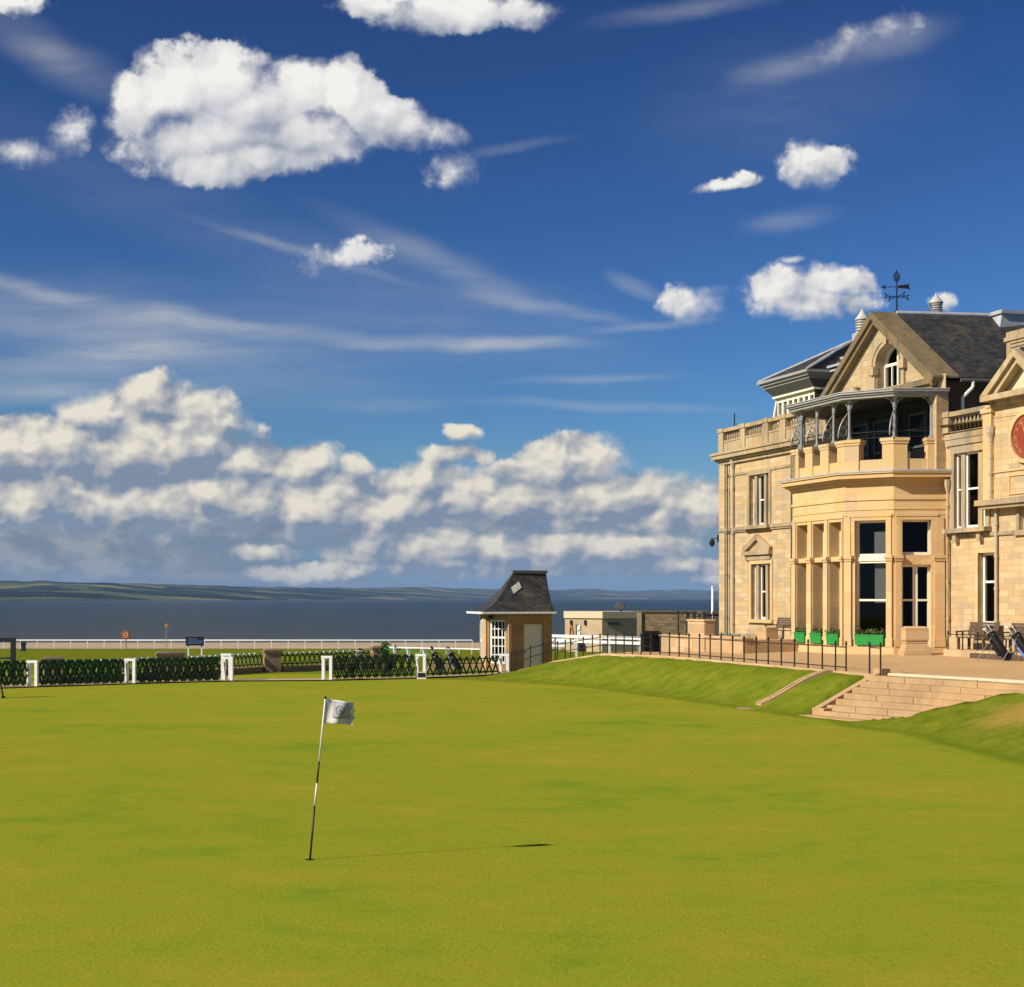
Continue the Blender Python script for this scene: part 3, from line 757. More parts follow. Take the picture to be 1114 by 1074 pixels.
mt = MB(); FM.box(mt, hm[0], hm[1], .14, .3, ZTR - .11, ZTR + .03); mt.build('transom', M['cream'], club)
sash(FM, hm[0], hm[1], ZS, ZTR - .11, .22, mid=FM.hit(947, 653)[1], t=.085, mat='cream')
mb = MB(); wm = .34
ub0 = FM.hit(946, 600)[0]
FM.box(mb, ub0, hm[1] + .3, .46, .48, ZTR - .02, ZH - .42); FM.box(mb, ub0 + .02, hm[1] + .3, .46, .48, FM.hit(947, 656)[1], ZTR - .16)
mb.build('blind', M['blind'], club)
sash(FR, hd[0], hd[1], ZTR + .1, ZH, .24, t=.07, mat='cream')
dm = (hd[0] + hd[1]) / 2
sash(FR, hd[0], dm - .006, 1.37, ZL - .02, .24, mid=FR.hit(990, 653)[1], t=.085, mat='cream', name='garden_door')
sash(FR, dm + .006, hd[1], 1.37, ZL - .02, .24, mid=FR.hit(990, 653)[1], t=.085, mat='cream', name='garden_door')

# ---- balcony parapet, piers and veranda
PAR = off(BAY, -.02); PARI = off(BAY, -.34)
mb = MB(); mb.ring(PAR, PARI, 8.25, 8.70); mb.build('balcony_parapet', M['bay'], club)
ZP = FM.hit(925, 479)[1]
def pier(pts):
    c = sum(pts, Vector((0, 0))) / len(pts); m = MB()
    sc_ = lambda k: [(c + (p - c) * k) for p in pts]
    m.prism([tuple(p) for p in sc_(1.0)], 8.262, ZP - .22); m.prism([tuple(p) for p in sc_(1.10)], ZP - .219, ZP - .12); m.prism([tuple(p) for p in sc_(1.2)], ZP - .119, ZP)
    return m.build('balcony_pier', M['bay'], club)
def strip(fc, a, b, w0=-.03, w1=.44): return [Vector(fc.pt(a, w0, 0)[:2]), Vector(fc.pt(b, w0, 0)[:2]), Vector(fc.pt(b, w1, 0)[:2]), Vector(fc.pt(a, w1, 0)[:2])]
fronts = []
for p0, p1 in ((861.6, 869.3), (876.5, 884.5), (892.8, 902)):
    a, b = FB.hit(p0, 500)[0], FB.hit(p1, 500)[0]; fronts.append((a, b)); pier(strip(FB, max(a, .02), b))
def corner(f1, a, f2, b, w1=.46):
    e = f1.len; c = off(BAY, .03); ci = off(BAY, -w1); i = FW.index(f2)
    return [Vector(f1.pt(e - a, -.03, 0)[:2]), c[i], Vector(f2.pt(b, -.03, 0)[:2]), Vector(f2.pt(b, w1, 0)[:2]), ci[i], Vector(f1.pt(e - a, w1, 0)[:2])]
ca = FB.len - FB.hit(911.5, 500)[0]; cb = FM.hit(934.5, 500)[0]
pier(corner(FB, ca, FM, cb)); ce = FM.len - FM.hit(960, 500)[0]; cf = FR.hit(987, 500)[0]
pier(corner(FM, ce, FR, cf)); cg = FR.hit(1009, 500)[0]; pier(strip(FR, cg, FR.len - .02))
pier(strip(FW[0], .02, .45)); pier(corner(FW[0], .4, FW[1], .4)); pier(corner(FW[1], .4, FB, .3))
# posts and brackets
ZV = FM.hit(948, 433)[1]
posts = []
for px in (872, 889, 907): u = FB.hit(px, 480, .2)[0]; posts.append((FB.pt(u, .2, 0), FB))
for px in (925,): u = FB.hit(px, 478, .3)[0]; posts.append((FM.pt(.1, .2, 0), FM))
posts.append((FM.pt(FM.len - .05, .22, 0), FR)); posts.append((FR.pt(FR.hit(1013.4, 470, .15)[0], .15, 0), FR)); posts.append((FW[1].pt(.1, .2, 0), FW[1])); posts.append((FW[2].pt(.15, .25, 0), FW[2]))
post_objs = []
for (x, y, _), fc in posts:
    mb = MB(); mb.lathe((x, y, ZP), [(.12, 0), (.12, .07), (.075, .12), (.065, .3), (.055, ZV - ZP - .42), (.085, ZV - ZP - .38), (.06, ZV - ZP - .34), (.06, ZV - ZP - .16), (.13, ZV - ZP - .03), (.13, ZV - ZP)], 10)
    o = mb.build('veranda_post', M['silver'], club, smooth=False); post_objs.append(o)
    m2 = MB()
    for sgn in (-1, 1):
        d = Vector((fc.u.x, fc.u.y, 0)) * sgn
        arc = [Vector((x, y, ZV - .42)) + d * (.05 + .30 * (1 - math.cos(t * PI / 2 / 5))) + Vector((0, 0, .38 * math.sin(t * PI / 2 / 5))) for t in range(6)]
        m2.path([tuple(p) for p in arc], .022, 5)
        for t in (1, 2, 3, 4):
            q = arc[t]; m2.tube(q, (q.x, q.y, ZV - .02), .012, None, 4)
    m2.build('bracket', M['silver'], o)
# looping scroll stays and rail
def scroll(x, y, fc, parent):
    mb = MB(); o = Vector((fc.o.x, fc.o.y, 0)); c = Vector((x, y, ZP + .06))
    for sg in (1,):
        pts = [c + o * (.48 - .43 * (t / 9) ** 2.2) + Vector((0, 0, .02 + .98 * (t / 9))) for t in range(10)]
        mb.path([tuple(p) for p in pts], .024, 5)
        for cx_, cz_, r in ((.27, .27, .16), (.22, .58, .11)):
            cc = c + o * cx_ + Vector((0, 0, cz_))
            ring = [cc + o * (r * math.cos(a * PI / 5)) + Vector((0, 0, r * math.sin(a * PI / 5))) for a in range(11)]
            mb.path([tuple(p) for p in ring], .018, 4)
    mb.build('scrollwork', M['silver'], parent)
for i, f_ in enumerate((FB, FB, FB, FB, FM)): scroll(posts[i][0][0], posts[i][0][1], f_, post_objs[i])
mb = MB(); rl = off(BAY, -.2); ZR_ = ZP + .28
mb.path([(p.x, p.y, ZR_) for p in rl], .026, 6); mb.path([(p.x, p.y, ZR_ - .22) for p in rl], .014, 5); mb.build('balcony_rail', M['iron'], club)
# veranda roof
mb = MB(); ve = off(BAY, .32); vi = [Vector((lerp(p.x, 14.9, .55), max(-.05, p.y * .35 + .1))) for p in BAY]
for d, z0, z1 in ((.10, ZV, ZV + .10), (.17, ZV + .102, ZV + .17), (.24, ZV + .172, ZV + .27)): mb.ring(off(BAY, d), off(BAY, -.3), z0, z1)
mb.build('veranda_fascia', M['grey_paint'], club)
mb = MB()
v5 = off(BAY, .27)
for i in range(5):
    a, b, c, d = v5[i], v5[i + 1], vi[i + 1], vi[i]
    mb.poly([(a.x, a.y, ZV + .28), (b.x, b.y, ZV + .28), (c.x, c.y, ZV + .62), (d.x, d.y, ZV + .62)])
    mb.poly([(a.x, a.y, ZV + .25), (b.x, b.y, ZV + .25), (b.x, b.y, ZV + .28), (a.x, a.y, ZV + .28)])
mb.poly([(p.x, p.y, ZV + .62) for p in vi])
mb.build('veranda_roof', M['lead'], club)
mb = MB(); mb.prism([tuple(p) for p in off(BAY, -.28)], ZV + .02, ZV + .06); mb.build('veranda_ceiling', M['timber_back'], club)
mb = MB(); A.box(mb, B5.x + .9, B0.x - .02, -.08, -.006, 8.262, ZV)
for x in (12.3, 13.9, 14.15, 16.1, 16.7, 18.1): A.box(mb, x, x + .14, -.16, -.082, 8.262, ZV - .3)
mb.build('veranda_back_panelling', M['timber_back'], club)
for x0, x1 in ((12.45, 13.85), (14.3, 16.08), (16.86, 18.05)): sash(A, x0, x1, 8.4, 10.6, -.11, mid=9.3, t=.09, mat='grey_dark', name='veranda_door')
# stone cheek at the near end of the veranda
mb = MB(); mb.box(B0.x - .42, B0.x + .02, -.42, .1, 8.262, ZV + .05); mb.build('veranda_cheek', M['wall'], club)

# ---- gable
GX, HW = 14.53, 4.1; GAP, GB = 14.86, 11.81
GF = -.42                                         # front of the overhanging coping
mb = MB(); aw = .78; arc_r = .78; asp = 12.95; az0 = A.hit(975, 418)[1] - .0; acx = A.hit(975.5, 400)[0]
gz = lambda x: GAP - .25 - (GAP - GB) * abs(x - GX) / HW
# pediment face as strips around an arched opening
acx = GX + .35 * 0
acx = A.hit(967.6, 400)[0]
az0, asp = A.hit(968, 424)[1], A.hit(968, 395.5)[1]; arc_r = .93; AV = .84
def top_hole(x): return asp + math.sqrt(max(0, arc_r ** 2 - (x - acx) ** 2)) * AV
xsg = sorted(set([GX - HW + .15, GX, GX + HW - .15] + [acx + arc_r * math.cos(PI * i / 12) for i in range(13)] + [GX - HW + .15 + i * .4 for i in range(20)]))
for a, b in zip(xsg, xsg[1:]):
    m_ = (a + b) / 2
    if abs(m_ - acx) < arc_r:
        mb.poly([(a, 0, top_hole(a)), (b, 0, top_hole(b)), (b, 0, gz(b)), (a, 0, gz(a))])
        mb.poly([(a, 0, top_hole(a)), (b, 0, top_hole(b)), (b, .5, top_hole(b)), (a, .5, top_hole(a))])
        mb.poly([(a, 0, GB - .2), (b, 0, GB - .2), (b, 0, az0), (a, 0, az0)]); mb.poly([(a, 0, az0), (b, 0, az0), (b, .5, az0), (a, .5, az0)])
    else: mb.poly([(a, 0, GB - .2), (b, 0, GB - .2), (b, 0, gz(b)), (a, 0, gz(a))])
for x in (acx - arc_r, acx + arc_r): mb.poly([(x, 0, az0), (x, .5, az0), (x, .5, asp), (x, 0, asp)])
mb.build('gable_wall', M['gable'], club)
# hood mould and keystone
mb = MB(); n = 14
for i in range(n):
    t0, t1 = PI * i / n, PI * (i + 1) / n
    P_ = lambda t, r, y: (acx + r * math.cos(t), y, asp + r * math.sin(t) * AV)
    for r0, r1, yo in ((arc_r + .01, arc_r + .2, -.09), (arc_r + .201, arc_r + .28, -.13)):
        mb.hexa([P_(t0, r0, yo), P_(t1, r0, yo), P_(t1, r0, .03), P_(t0, r0, .03), P_(t0, r1, yo), P_(t1, r1, yo), P_(t1, r1, .03), P_(t0, r1, .03)])
mb.build('arch_moulding', M['trim'], club)
for sx in (-1, 1):
    mb = MB(); mb.box(acx + sx * (arc_r + .18) - .2, acx + sx * (arc_r + .18) + .2, -.2, .03, asp - .34, asp - .001); mb.box(acx + sx * (arc_r + .14) - .11, acx + sx * (arc_r + .14) + .11, -.1, .03, az0, asp - .342); mb.build('arch_corbel', M['trim'], club)
kz = asp + arc_r * AV
mb = MB(); mb.hexa([(acx - .12, -.24, kz - .02), (acx + .12, -.24, kz - .02), (acx + .12, .02, kz - .02), (acx - .12, .02, kz - .02), (acx - .17, -.24, kz + .40), (acx + .17, -.24, kz + .40), (acx + .17, .02, kz + .40), (acx - .17, .02, kz + .40)])
mb.build('keystone', M['trim'], club)
mb = MB(); mb.lathe((acx - 2.35, -.12, GB + .02), [(.16, 0), (.2, .1), (.1, .2), (.16, .32), (.02, .42)], 10); mb.build('gable_ornament', M['trim'], club)
# arched window
mb = MB(); w = .42
fr = [(acx + (arc_r - .02) * math.cos(PI * i / 14), asp + (arc_r - .02) * math.sin(PI * i / 14) * AV) for i in range(15)]
fr = [(acx + arc_r - .02, az0)] + fr + [(acx - arc_r + .02, az0)]
for (xa, za), (xb, zb) in zip(fr, fr[1:]): mb.bar((xa, w, za), (xb, w, zb), .09, .16, (0, 1, 0))
mb.box(acx - arc_r + .02, acx + arc_r - .02, w - .06, w + .06, az0, az0 + .14); mb.box(acx - arc_r + .05, acx + arc_r - .05, w - .05, w + .05, asp - .03, asp + .09)
for x in (acx, ): mb.box(x - .05, x + .05, w - .045, w + .045, az0 + .14, asp + arc_r * AV * .98)
for x in (acx - .45, acx + .45): mb.box(x - .03, x + .03, w - .035, w + .035, az0 + .14, asp - .03)
f = mb.build('arched_window', M['cream'], club)
g = MB(); g.poly([(x, w + .02, z) for x, z in fr]); g.build('pane', M['glass'], f, recalc=False)
mb = MB(); mb.box(acx - 1.2, acx + 1.2, 1.4, 1.42, GB, 13.4); mb.build('room', M['dark_room'], club)  # near-black sheet standing in for the darkness of a deep room
# gable base cornice
mb = MB(); mb.box(GX - HW + .1, GX + HW + .02, -.32, .1, GB - .22, GB - .02); mb.box(GX - HW + .1, GX + HW - .05, -.18, .1, GB - .36, GB - .221); mb.build('gable_cornice', M['coping'], club)
# rakes (moulded), coping, slates
RD = Vector((math.sin(0), 0)); 
rid = w2loc(*(Vector((14.84, 63.06)) + Vector((.99, .142)) * 1.0)) - w2loc(14.84, 63.06)   # run of the ridge, in local axes
def back(p, y): return (p[0] + rid.x / rid.y * (y - GF), y, p[2])
th = .30
for sx in (-1, 1):
    e = Vector((GX + sx * (HW + .34), GF, GB - .06)); a = Vector((GX, GF, GAP + .05))
    s = (a - e).normalized(); nrm = Vector((-s.z * sx, 0, abs(s.x))) if False else Vector((sx * abs(s.z), 0, abs(s.x)))
    mb = MB(); e2, a2 = e - nrm * .16, Vector((GX, GF, GAP - .17))
    mb.extr([e, a, a2, e2], (0, .34, 0)); 
    e3, a3 = e2 + Vector((-sx * .12, .12, -.0)), a2 + Vector((0, .12, 0))
    mb.extr([e3, a3, a3 - Vector((0, 0, .2)), e3 - nrm * .16], (0, .30, 0))
    mb.build('gable_rake', M['coping'], club)
    # coping slab running back
    mb = MB(); b0, b1 = back(e, .60), back(a, .60)
    up = Vector((0, 0, .085))
    mb.hexa([e + up * .05, a + up * .05, Vector(b1) + up * .05, Vector(b0) + up * .05, e + up, a + up, Vector(b1) + up, Vector(b0) + up] if sx > 0 else [a + up * .05, e + up * .05, Vector(b0) + up * .05, Vector(b1) + up * .05, a + up, e + up, Vector(b0) + up, Vector(b1) + up])
    mb.build('gable_coping', M['coping'], club)
    mb = MB(); c0, c1 = back(e, .603), back(a, .603); d0, d1 = back(e, 13), back(a, 13)
    mb.hexa([c0, c1, d1, d0, Vector(c0) + up * .6, Vector(c1) + up * .6, Vector(d1) + up * .6, Vector(d0) + up * .6])
    mb.build('gable_roof', M['slate'], club)
# ridge lead
mb = MB(); mb.tube(Vector(back((GX, GF, GAP + .1), .66)), Vector(back((GX, GF, GAP + .1), 13)), .11, .11, 8); mb.build('ridge_lead', M['lead'], club)
# side wall of the gable block, under the eave, with gutter
SX = GX + HW - .25
def sx_at(y): return SX + rid.x / rid.y * y * .55
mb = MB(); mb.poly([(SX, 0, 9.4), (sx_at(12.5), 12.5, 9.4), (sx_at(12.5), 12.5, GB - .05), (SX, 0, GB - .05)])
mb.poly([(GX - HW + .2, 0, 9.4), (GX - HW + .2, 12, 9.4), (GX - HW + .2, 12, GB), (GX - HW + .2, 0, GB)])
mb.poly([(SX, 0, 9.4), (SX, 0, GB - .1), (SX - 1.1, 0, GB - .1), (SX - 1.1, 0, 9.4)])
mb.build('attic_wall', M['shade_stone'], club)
e0 = Vector(back((GX + HW + .36, GF, GB - .14), .65)); e1 = Vector(back((GX + HW + .36, GF, GB - .14), 12.8))
mb = MB(); mb.tube(e0, e1, .07, None, 8); mb.build('gutter', M['grey_dark'], club)
mb = MB(); q = e0.lerp(e1, .04)
mb.path([tuple(q), (q.x - .02, q.y, q.z - .25), (q.x - .32, q.y - .25, q.z - .62), (q.x - .32, q.y - .25, 9.6)], .065, 8); mb.build('downpipe', M['rail_white'], club)

# ---- right hand balustrade and clock wing
zr = A.hit(1077, 440.8)[1]
CW = A.hit(1079, 500)[0]
balustrade(B0.x - .12, CW - .05, .05, 9.62, zr - .0, [B0.x + .12], .5, .02, step=.235)
mb = MB(); A.box(mb, B0.x + .05, CW + .2, -.10, .06, 9.36, 9.56); mb.build('parapet_moulding', M['trim'], club)
WG = Fc((CW, -.28), (34, -.28)); zs1 = A.hit(1085, 544)[1]
ZC = WG.hit(1079, 434)[1]
mb = MB(); WG.wall(mb, 0, 34 - CW, zs1, ZC - .2); Fc((CW, 4), (CW, -.28)).wall(mb, 0, 4.28, zs1, ZC - .2); mb.build('clock_wing_wall', M['wall'], club)
mb = MB()
WG.box(mb, -.35, 34 - CW, -.22, .3, zs1 - .2, zs1 - .001); WG.box(mb, -.25, 34 - CW, -.12, .3, zs1 - .32, zs1 - .201); A.box(mb, A.hit(1031, 577)[0], 34, -.07, .05, hr[2] - .33, hr[2] - .2)
mb.build('string_course', M['trim'], club)
mb = MB(); WG.box(mb, .02, .52, -.12, .02, zs1, ZC - .32); WG.box(mb, -.05, .6, -.18, .02, ZC - .5, ZC - .322)
x0, x1, za, zb_ = px_rect(WG, 1098, 1126, 515, 537)
for a, b, c, d in ((x0, x1, za, za + .06), (x0, x1, zb_ - .06, zb_), (x0, x0 + .06, za + .06, zb_ - .06), (x1 - .06, x1, za + .06, zb_ - .06)): WG.box(mb, a, b, -.04, .02, c, d)
WG.box(mb, .53, 34 - CW, -.05, .02, za - .35, za - .27); WG.box(mb, .53, 34 - CW, -.05, .02, zb_ + .12, zb_ + .18)
mb.build('wing_pilaster', M['bay'], club)
PX0, _ = WG.hit(1067, 433, -.45); PXA, PZA = WG.hit(1103.5, 379.5, -.45)
PX0 += CW; PXA += CW; PX1 = 2 * PXA - PX0; PZ0 = WG.hit(1068, 430, -.4)[1]
mb = MB(); mb.box(PX0, PX1, -.78, .3, PZ0 - .26, PZ0 - .06); mb.box(PX0 + .2, PX1 - .2, -.5, .3, PZ0 - .42, PZ0 - .262)
for sx, xe in ((-1, PX0), (1, PX1)):
    e = Vector((xe, -.78, PZ0 - .05)); a = Vector((PXA, -.78, PZA)); 
    dv = Vector((0, 0, .26)); 
    mb.extr([e, a, a - dv, e + Vector((-sx * .42, 0, 0))], (0, .3, 0))
    e4, a4 = e + Vector((-sx * .42, .14, 0)), a - dv + Vector((0, .14, 0)); mb.extr([e4, a4, a4 - dv * .8, e4 + Vector((-sx * .34, 0, 0))], (0, .3, 0))
mb.build('clock_pediment', M['trim'], club)
mb = MB(); mb.extr([(PX0 + .6, -.28, PZ0 - .06), (PX1 - .6, -.28, PZ0 - .06), (PXA, -.28, PZA - .4)], (0, .2, 0)); mb.build('tympanum', M['tymp'], club)
mb = MB()
for sx, xe in ((-1, PX0), (1, PX1)):
    mb.hexa([(xe, -.48, PZ0 - .05), (PXA, -.48, PZA), (PXA, 5, PZA), (xe, 5, PZ0 - .05), (xe, -.48, PZ0 + .03), (PXA, -.48, PZA + .08), (PXA, 5, PZA + .08), (xe, 5, PZ0 + .03)])
mb.build('wing_roof', M['slate'], club)
# clock
ccx, ccz = WG.hit(1117.5, 475); ccx += CW; cy_ = -.28; cr_ = .74
mb = MB(); 
def disc(mb, r, y0, y1, n=40): 
    mb.extr([(ccx + r * math.cos(2 * PI * i / n), y0, ccz + r * math.sin(2 * PI * i / n)) for i in range(n)], (0, y1 - y0, 0))
disc(mb, cr_, cy_ - .06, cy_ + .02); ck = mb.build('clock_face', M['clock'], club)
mb = MB(); n = 48
for i in range(n):
    t0, t1 = 2 * PI * i / n, 2 * PI * (i + 1) / n
    P2 = lambda t, r, y: (ccx + r * math.cos(t), y, ccz + r * math.sin(t))
    mb.hexa([P2(t0, cr_ + .02, cy_ - .12), P2(t1, cr_ + .02, cy_ - .12), P2(t1, cr_ + .02, cy_), P2(t0, cr_ + .02, cy_), P2(t0, cr_ + .16, cy_ - .12), P2(t1, cr_ + .16, cy_ - .12), P2(t1, cr_ + .16, cy_), P2(t0, cr_ + .16, cy_)])
mb.build('clock_surround', M['bay'], ck)
mb = MB()
for i in range(60):
    t = 2 * PI * i / 60; r0 = cr_ * .9; mb.bar((ccx + r0 * math.cos(t), cy_ - .066, ccz + r0 * math.sin(t)), (ccx + r0 * 1.05 * math.cos(t), cy_ - .066, ccz + r0 * 1.05 * math.sin(t)), .014, .008, (0, 1, 0))
for ang, ln, wd in ((1.9, .52, .035), (-.35, .36, .05)): mb.bar((ccx, cy_ - .075, ccz), (ccx + ln * math.cos(ang), cy_ - .075, ccz + ln * math.sin(ang)), wd, .012, (0, 1, 0))
mb.build('clock_hands', M['gold'], ck)
def text_mesh(name, body, size, mat, parent, mtx, depth=.006):
    cu = bpy.data.curves.new(name, 'FONT'); cu.body = body; cu.size = size; cu.align_x = 'CENTER'; cu.align_y = 'CENTER'; cu.extrude = depth; cu.resolution_u = 3
    o = bpy.data.objects.new(name, cu); COL.objects.link(o)
    dg = bpy.context.evaluated_depsgraph_get(); dg.update()
    me = bpy.data.meshes.new_from_object(o.evaluated_get(dg)); bpy.data.objects.remove(o)
    me.transform(mtx); me.materials.clear(); me.materials.append(mat)
    o = bpy.data.objects.new(name, me); COL.objects.link(o); o.parent = parent; return o
for i, s in enumerate(('XII', 'I', 'II', 'III', 'IIII', 'V', 'VI', 'VII', 'VIII', 'IX', 'X', 'XI')):
    t = PI / 2 - 2 * PI * i / 12; r = cr_ * .74
    mt = Matrix.Translation((ccx + r * math.cos(t), cy_ - .066, ccz + r * math.sin(t))) @ Matrix.Rotation(PI / 2, 4, 'X') @ Matrix.Rotation(t - PI / 2, 4, 'Z')
    text_mesh('numeral', s, .19, M['gold'], ck, mt)
# chimney stack behind the pediment
chx = w2loc(*W(1111, 370, 58.5)[:2]); cz0, cz1 = 10.2, W(0, 361, 58.5).z
mb = MB(); mb.box(chx.x - .35, chx.x + 1.1, chx.y - .4, chx.y + 1.2, cz0, cz1 - .35); mb.box(chx.x - .42, chx.x + 1.17, chx.y - .47, chx.y + 1.27, cz1 - .35, cz1 - .2); mb.box(chx.x - .36, chx.x + 1.1, chx.y - .41, chx.y + 1.2, cz1 - .2, cz1)
for i in range(3): mb.box(chx.x - .1, chx.x + 1.14, chx.y - .45, chx.y - .3, cz1 - .75 + i * .14, cz1 - .68 + i * .14)
mb.build('chimney', M['trim'], club)

# ---- rooftop ventilators, skylight box and vane
def cone_vent(px, ytop, ybot, Y, base=True):
    c = W(px, ybot, Y); l = w2loc(c.x, c.y); k = Y / F; h = (ybot - ytop) * k; r = 7.0 * k
    mb = MB(); pr = [(r * 1.0, 0)]
    nb = 5; hb = h * .58
    for i in range(nb): z = hb * i / nb; pr += [(r * 1.04, z + .02), (r * 1.04, z + hb / nb * .5), (r * .78, z + hb / nb * .55), (r * .78, z + hb / nb * .97)]
    pr += [(r * 1.12, hb), (r * 1.12, hb + .04), (.04, h), (.01, h + .1)]
    mb.lathe((l.x, l.y, c.z), pr, 16); o = mb.build('roof_ventilator', M['vent'], club)
    m2 = MB(); b = r * 1.25
    if base:
        m2.box(l.x - b * .9, l.x + b * .9, l.y - b * .9, l.y + b * .9, c.z - .35, c.z + .02); m2.hexa([(l.x - b * 1.5, l.y - b * 1.5, c.z - 1.3), (l.x + b * 1.5, l.y - b * 1.5, c.z - 1.3), (l.x + b * 1.5, l.y + b * 1.5, c.z - 1.3), (l.x - b * 1.5, l.y + b * 1.5, c.z - 1.3)] + [(l.x - b * .95, l.y - b * .95, c.z - .351), (l.x + b * .95, l.y - b * .95, c.z - .351), (l.x + b * .95, l.y + b * .95, c.z - .351), (l.x - b * .95, l.y + b * .95, c.z - .351)])
    else: m2.box(l.x - b * .8, l.x + b * .8, l.y - b * .8, l.y + b * .8, c.z - .3, c.z + .02)
    m2.build('ventilator_base', M['lead'], o)
cone_vent(938, 337.5, 363, 70.5); cone_vent(1018.3, 321, 343, 64.2, False)
c0 = W(1094, 352.5, 63.7); l = w2loc(c0.x, c0.y); k = 63.7 / F
mb = MB(); mb.hexa([(l.x - .55, l.y - .9, c0.z - .9), (l.x + .75, l.y - .9, c0.z - .9), (l.x + .75, l.y + .9, c0.z - .9), (l.x - .55, l.y + .9, c0.z - .9)] + [(l.x - .42, l.y - .62, c0.z + .28), (l.x + .62, l.y - .62, c0.z + .28), (l.x + .62, l.y + .62, c0.z + .28), (l.x - .42, l.y + .62, c0.z + .28)])
mb.box(l.x - .5, l.x + .72, l.y - .72, l.y + .72, c0.z + .281, c0.z + .35); mb.box(l.x - .4, l.x + .6, l.y - .6, l.y + .6, c0.z + .351, c0.z + .46)
mb.build('roof_lantern', M['lead'], club)
c0 = W(975.5, 339.5, 63.4); l = w2loc(c0.x, c0.y); k = 63.4 / F; x, y, z = l.x, l.y, c0.z
mb = MB(); mb.lathe((x, y, z - .1), [(.14, 0), (.12, .14), (.04, .2), (.032, 1.0), (.05, 1.02), (.03, 1.06), (.022, 1.55)], 8)
wx = Vector(w2loc(AO.x + 1, AO.y)); 
def wdir(a): v = Vector((math.cos(a), math.sin(a))); return Vector((v.dot(AD), v.dot(AI), 0))
for i in range(4):
    d = wdir(.35 + i * PI / 2); p = Vector((x, y, z + .62)); mb.tube(p, p + d * .5, .018, .014, 5); mb.ball(p + d * .27, .035, 6, 4)
    q = p + d * .5; up = Vector((0, 0, 1)); mb.bar(q - up * .09, q + up * .09, .03, .05); mb.bar(q + up * .08, q + d * .1 + up * .08, .03, .03); mb.bar(q - up * .08, q + d * .1 - up * .08, .03, .03)
d = wdir(-.1); p = Vector((x, y, z + 1.02)); mb.tube(p - d * .45, p + d * .5, .016, None, 5)
mb.extr([p + d * .05 - Vector((0, 0, .05)), p + d * .55 - Vector((0, 0, .1)), p + d * .46 + Vector((0, 0, .0)), p + d * .55 + Vector((0, 0, .1)), p + d * .05 + Vector((0, 0, .06))], wdir(-.1 + PI / 2) * .02)
mb.extr([p - d * .45 + Vector((0, 0, .09)), p - d * .62, p - d * .45 - Vector((0, 0, .09))], wdir(-.1 + PI / 2) * .02)
for a in range(4):
    dd = wdir(a * PI / 4); cc = Vector((x, y, z + 1.42))
    pts = [cc + dd * (.13 * math.cos(t * PI / 6)) + Vector((0, 0, .19 * math.sin(t * PI / 6))) for t in range(13)]; mb.path([tuple(p_) for p_ in pts], .013, 4)
mb.ball((x, y, z + 1.66), .04, 6, 4)
mb.build('weather_vane', M['iron'], club)

# ---- corner lookout room with hipped roof (behind the far balustrade)
PE = Fc((0, .35), (30, .35)); u0, ze = PE.hit(823, 416.5); u1 = PE.hit(877.5, 400)[0]
PDEP = 5.2; ov = .75
X0, X1, Y0 = u0, u1, .35
wx0, wx1, wy0, wy1 = X0 + ov, X1 - ov * .75, Y0 + ov, Y0 + PDEP - ov
zf = ze - .74
mb = MB()
for k_, (d, z0, z1) in enumerate(((.0, ze - .12, ze), (.13, ze - .24, ze - .121), (.26, ze - .36, ze - .241))): mb.box(X0 + d, X1 - d, Y0 + d, Y0 + PDEP - d, z0, z1)
mb.build('lookout_eave', M['grey_paint'], club)
mb = MB(); mb.hexa([(wx0 - .15, wy0 - .15, zf), (wx1 + .15, wy0 - .15, zf), (wx1 + .15, wy1 + .15, zf), (wx0 - .15, wy1 + .15, zf), (X0 + .27, Y0 + .27, ze - .361), (X1 - .27, Y0 + .27, ze - .361), (X1 - .27, Y0 + PDEP - .27, ze - .361), (X0 + .27, Y0 + PDEP - .27, ze - .361)])
mb.build('lookout_soffit', M['grey_dark'], club)
mb = MB(); mb.box(wx0 - .2, wx1 + .2, wy0 - .2, wy1 + .2, zf - .09, zf - .001); mb.build('lookout_frieze', M['cream'], club)
mb = MB(); LK = Fc((wx0, wy0), (wx1, wy0)); n = 7; wl = wx1 - wx0
for i in range(n + 1):
    u = wl * i / n; LK.box(mb, max(0, u - .09), min(wl, u + .09), -.04, .12, 10.5, zf - .09)
LK.box(mb, 0, wl, -.02, .1, 10.5, 11.7); LK.box(mb, 0, wl, -.025, .1, zf - .3, zf - .0905); LK.box(mb, 0, wl, -.03, .1, zf - 1.02, zf - .94)
f = mb.build('lookout_window', M['cream'], club)
g = MB(); g.poly([LK.pt(.05, .06, 11.6), LK.pt(wl - .05, .06, 11.6), LK.pt(wl - .05, .06, zf - .2), LK.pt(.05, .06, zf - .2)]); g.build('pane', M['glass'], f, recalc=False)
mb = MB(); mb.box(wx0 + .02, wx1 - .02, wy0 + .125, wy1, 10.4, zf - .091); mb.build('lookout_room', M['blind'], club)
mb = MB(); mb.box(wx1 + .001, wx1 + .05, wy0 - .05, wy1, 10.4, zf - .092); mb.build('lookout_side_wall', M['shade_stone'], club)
mb = MB(); mb.hexa([(wx0 - .45, wy0 - .35, 10.5), (wx0 - .26, wy0 - .35, 10.5), (wx0 - .26, wy0 + 2.5, 10.5), (wx0 - .45, wy0 + 2.5, 10.5), (wx0 - .14, wy0 - .05, zf - .1), (wx0 - .02, wy0 - .05, zf - .1), (wx0 - .02, wy0 + 2.5, zf - .1), (wx0 - .14, wy0 + 2.5, zf - .1)]); mb.build('lookout_skirt', M['rail_white'], club)
